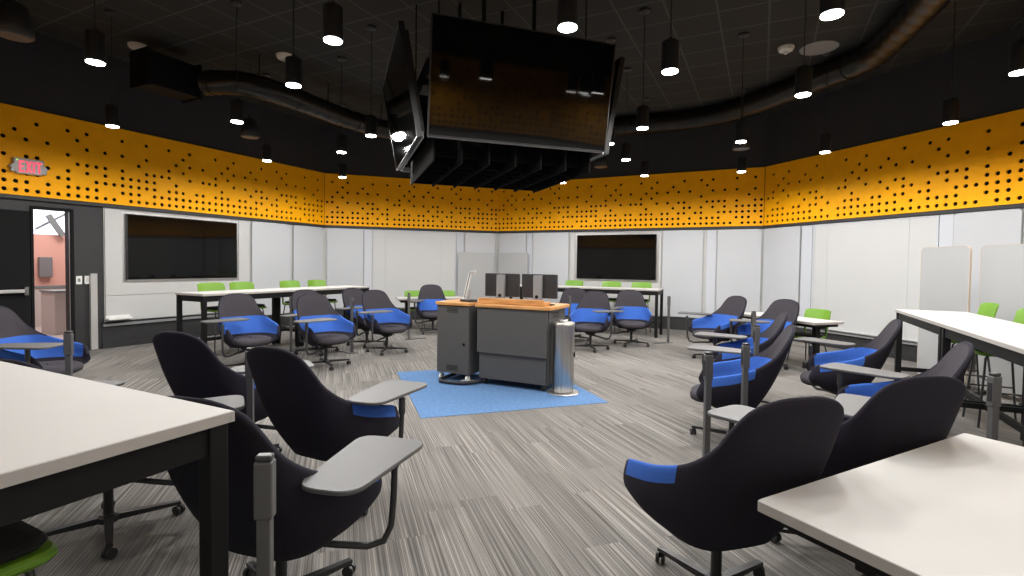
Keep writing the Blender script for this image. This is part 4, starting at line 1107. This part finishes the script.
    b.tube([(0.42, 0.25, 0.60), (0.42, 0.25, 0.70)], 0.021, 12)
    b.build('tablet_arm', M['tube'], t, smooth=50)
    b = MB(); b.prism(rpoly([(-0.29, -0.12), (0.29, -0.17), (0.29, 0.17), (-0.29, 0.12)], 0.09, 7), 0.715, 0.733, bev=0.004); tb = b.build('tablet', M['tablet'], t, smooth=35)
    b = MB(); b.span(-0.20, 0.20, -0.022, 0.022, 0.701, 0.7145); b.build('slide_rail', M['tube'], tb)
    return t
tc0 = tablet_chair_proto(); fc = [True]
PIV = Vector((0.42, 0.25))
def tablet_chair(x, y, heading, lab, tab, axis, base=20, left=False, drop=0.0, swing=0.0):
    """heading: world angle in degrees the sitter faces; tab: picture point under which the tablet's middle lies (or None);
    axis: world angle of the tablet's long side"""
    a = math.radians(heading) - PI / 2
    if fc[0]: r = tc0; fc[0] = False; r.location = (x, y, 0); r.rotation_euler.z = a; r['label'] = lab
    else: r = dup(tc0, (x, y, 0), a, lab)
    if left: r.scale.x = -1
    if tab:
        w_ = at(tab[0], tab[1], 0.724); l = rot2(w_.x - x, w_.y - y, -a)
        if left: l.x = -l.x
    PV = rot2(PIV.x, PIV.y, math.radians(swing))
    if not tab: l = PV + rot2(0.22, 0, math.radians(axis) - a)
    d = l - PV
    if d.length > 0.27: d = d.normalized() * 0.27
    l = PV + d
    for ch in children(r):
        if ch.name.startswith('tablet') and not ch.name.startswith('tablet_arm'):
            ch.location = (l.x, l.y, 0); ch.rotation_euler.z = (PI - math.radians(axis) + a) if left else (math.radians(axis) - a)
        if ch.name.startswith('tablet_arm'): ch.rotation_euler.z = math.radians(swing)
        if drop and not ch.name.startswith(('star_base', 'tablet')): ch.location.z -= drop
        if ch.name.startswith('star_base'): ch.rotation_euler.z = math.radians(base)
    return r
def cpx(px, Y): v = col_at(px, Y); return v.x, v.y
CH = [
 # px, depth, heading, label, tablet middle in the picture, tablet axis, base turn
 (36, 5.15, 5, 'tablet chair at the far left, in front of the doorway', (25, 346), 5, 10),
 (230, 3.85, 72, 'dark backed tablet chair on the left, second from the front, behind a power post', (273, 367), 32, 10),
 (331, 3.26, 64, 'dark backed tablet chair at left centre, its tablet held out toward the lectern', (387, 392), 72, 35),
 (281, 2.21, 74, 'nearest tablet chair on the left, mostly hidden by its own large grey tablet', (358, 466), 77, 20),
 (248, 7.25, -42, 'tablet chair in front of the left high table, its tablet held out to the left', (227, 318.5), 55, 30),
 (326, 7.50, -42, 'tablet chair with a wide blue band at left centre, tablet across its front', (315, 320.5), 55, 30),
 (317, 8.60, -42, 'tablet chair half hidden behind another, in front of the left high table', (300, 315), 55, 30),
 (367, 9.45, -35, 'tablet chair behind a power post, near the far end of the left high table', (347, 307), 55, 0),
 (387, 8.75, -45, 'tablet chair on a clear four star base, midway between the left table and lectern', (375, 312), 50, 0),
 (433, 11.3, -75, 'tablet chair by the rear low table, facing the room left of the lectern', None, 92, 0),
 (591, 9.30, 250, 'tablet chair right of the steel stand, grey tablet at its front corner', (605, 310.5), 25, 20),
 (632, 9.90, 262, 'tablet chair facing the room in front of the rear high table end', (614, 307), 60, 20),
 (574, 10.5, 262, 'tablet chair half hidden behind the lectern and another chair', None, 80, 20),
 (716, 8.50, 198, 'tablet chair at right with a blue seat back, farthest left of its group', (711, 312), 150, 20),
 (766, 7.70, 203, 'tablet chair at right before the low table with a lime chair behind', (776, 323), 150, 20),
 (741, 5.75, 160, 'tablet chair seen side on, tucked behind the nearest side-on chair', (721, 335.5), 146, 20),
 (735, 4.45, 158, 'side-on tablet chair with a dark shell behind two power posts', (719, 349.5), 146, 30),
 (843, 5.10, 152, 'side-on tablet chair in front of the far end of the right high table', (831, 341), 123, 20),
 (886, 3.62, 148, 'side-on tablet chair beside the right high table, middle of three in a row', (864, 371), 125, 20),
 (850, 2.74, 100, 'tablet chair with a tall dark back behind the near right table', (861, 407), 45, 20),
 (723, 2.32, 106, 'largest chair at the right front, its dark shell turned to the camera', (768, 422), 123, 60),
]
for px, Y, hd, lab, tb_, ax_, bs in CH:
    x, y = cpx(px, Y); tablet_chair(x, y, hd, lab, tb_, ax_, bs, left=(px == 591), drop=0.05 if px == 280 else 0.0, swing={280: -62, 331: -15}.get(px, 0))
tablet_chair(-2.28, 2.84, 74, 'tablet chair behind the near left table, only its star base and tablet seen', (186, 408), 30, 10)
tablet_chair(-3.46, 3.30, 63, 'tablet chair mostly outside the left edge, only a tablet end showing', (66, 387), 0, 10)

# ------------------------------------------------------------------ light, camera
for k, off, e in ((1.5, -2.6, 90), (3.4, -2.8, 120)):
    q_ = wp(1, k, off); l = bpy.data.lights.new('corridor_light', 'AREA'); l.energy = e; l.size = 1.2
    o = bpy.data.objects.new('corridor_light', l); COL.objects.link(o); o.location = (q_.x, q_.y, 4.1)
wld = bpy.data.worlds.new('World'); S.world = wld; wld.use_nodes = True
wld.node_tree.nodes['Background'].inputs[0].default_value = (0.02, 0.02, 0.022, 1)
wld.node_tree.nodes['Background'].inputs[1].default_value = 1.0

cam = bpy.data.cameras.new('camera'); co = bpy.data.objects.new('camera', cam); COL.objects.link(co)
c_, s_ = math.cos(PITCH), math.sin(PITCH); cr, sr = math.cos(ROLL), math.sin(ROLL)
Fw = Vector((0, c_, -s_)); R0 = Vector((1, 0, 0)); U0 = Vector((0, s_, c_))
Rt = R0 * cr + U0 * sr; Up = U0 * cr - R0 * sr
co.matrix_world = Matrix(((Rt.x, Up.x, -Fw.x, 0), (Rt.y, Up.y, -Fw.y, 0), (Rt.z, Up.z, -Fw.z, EYE), (0, 0, 0, 1)))
cam.sensor_width = 36; cam.lens = F_PX * 36 / 1024; cam.shift_y = -(288 - CY) / 1024; cam.clip_start = 0.05
S.camera = co
vs_ = S.view_settings; S.display_settings.display_device = 'sRGB'
vs_.view_transform = 'Standard'; vs_.look = 'None'; vs_.exposure = -0.12; vs_.gamma = 1.0; vs_.use_curve_mapping = False
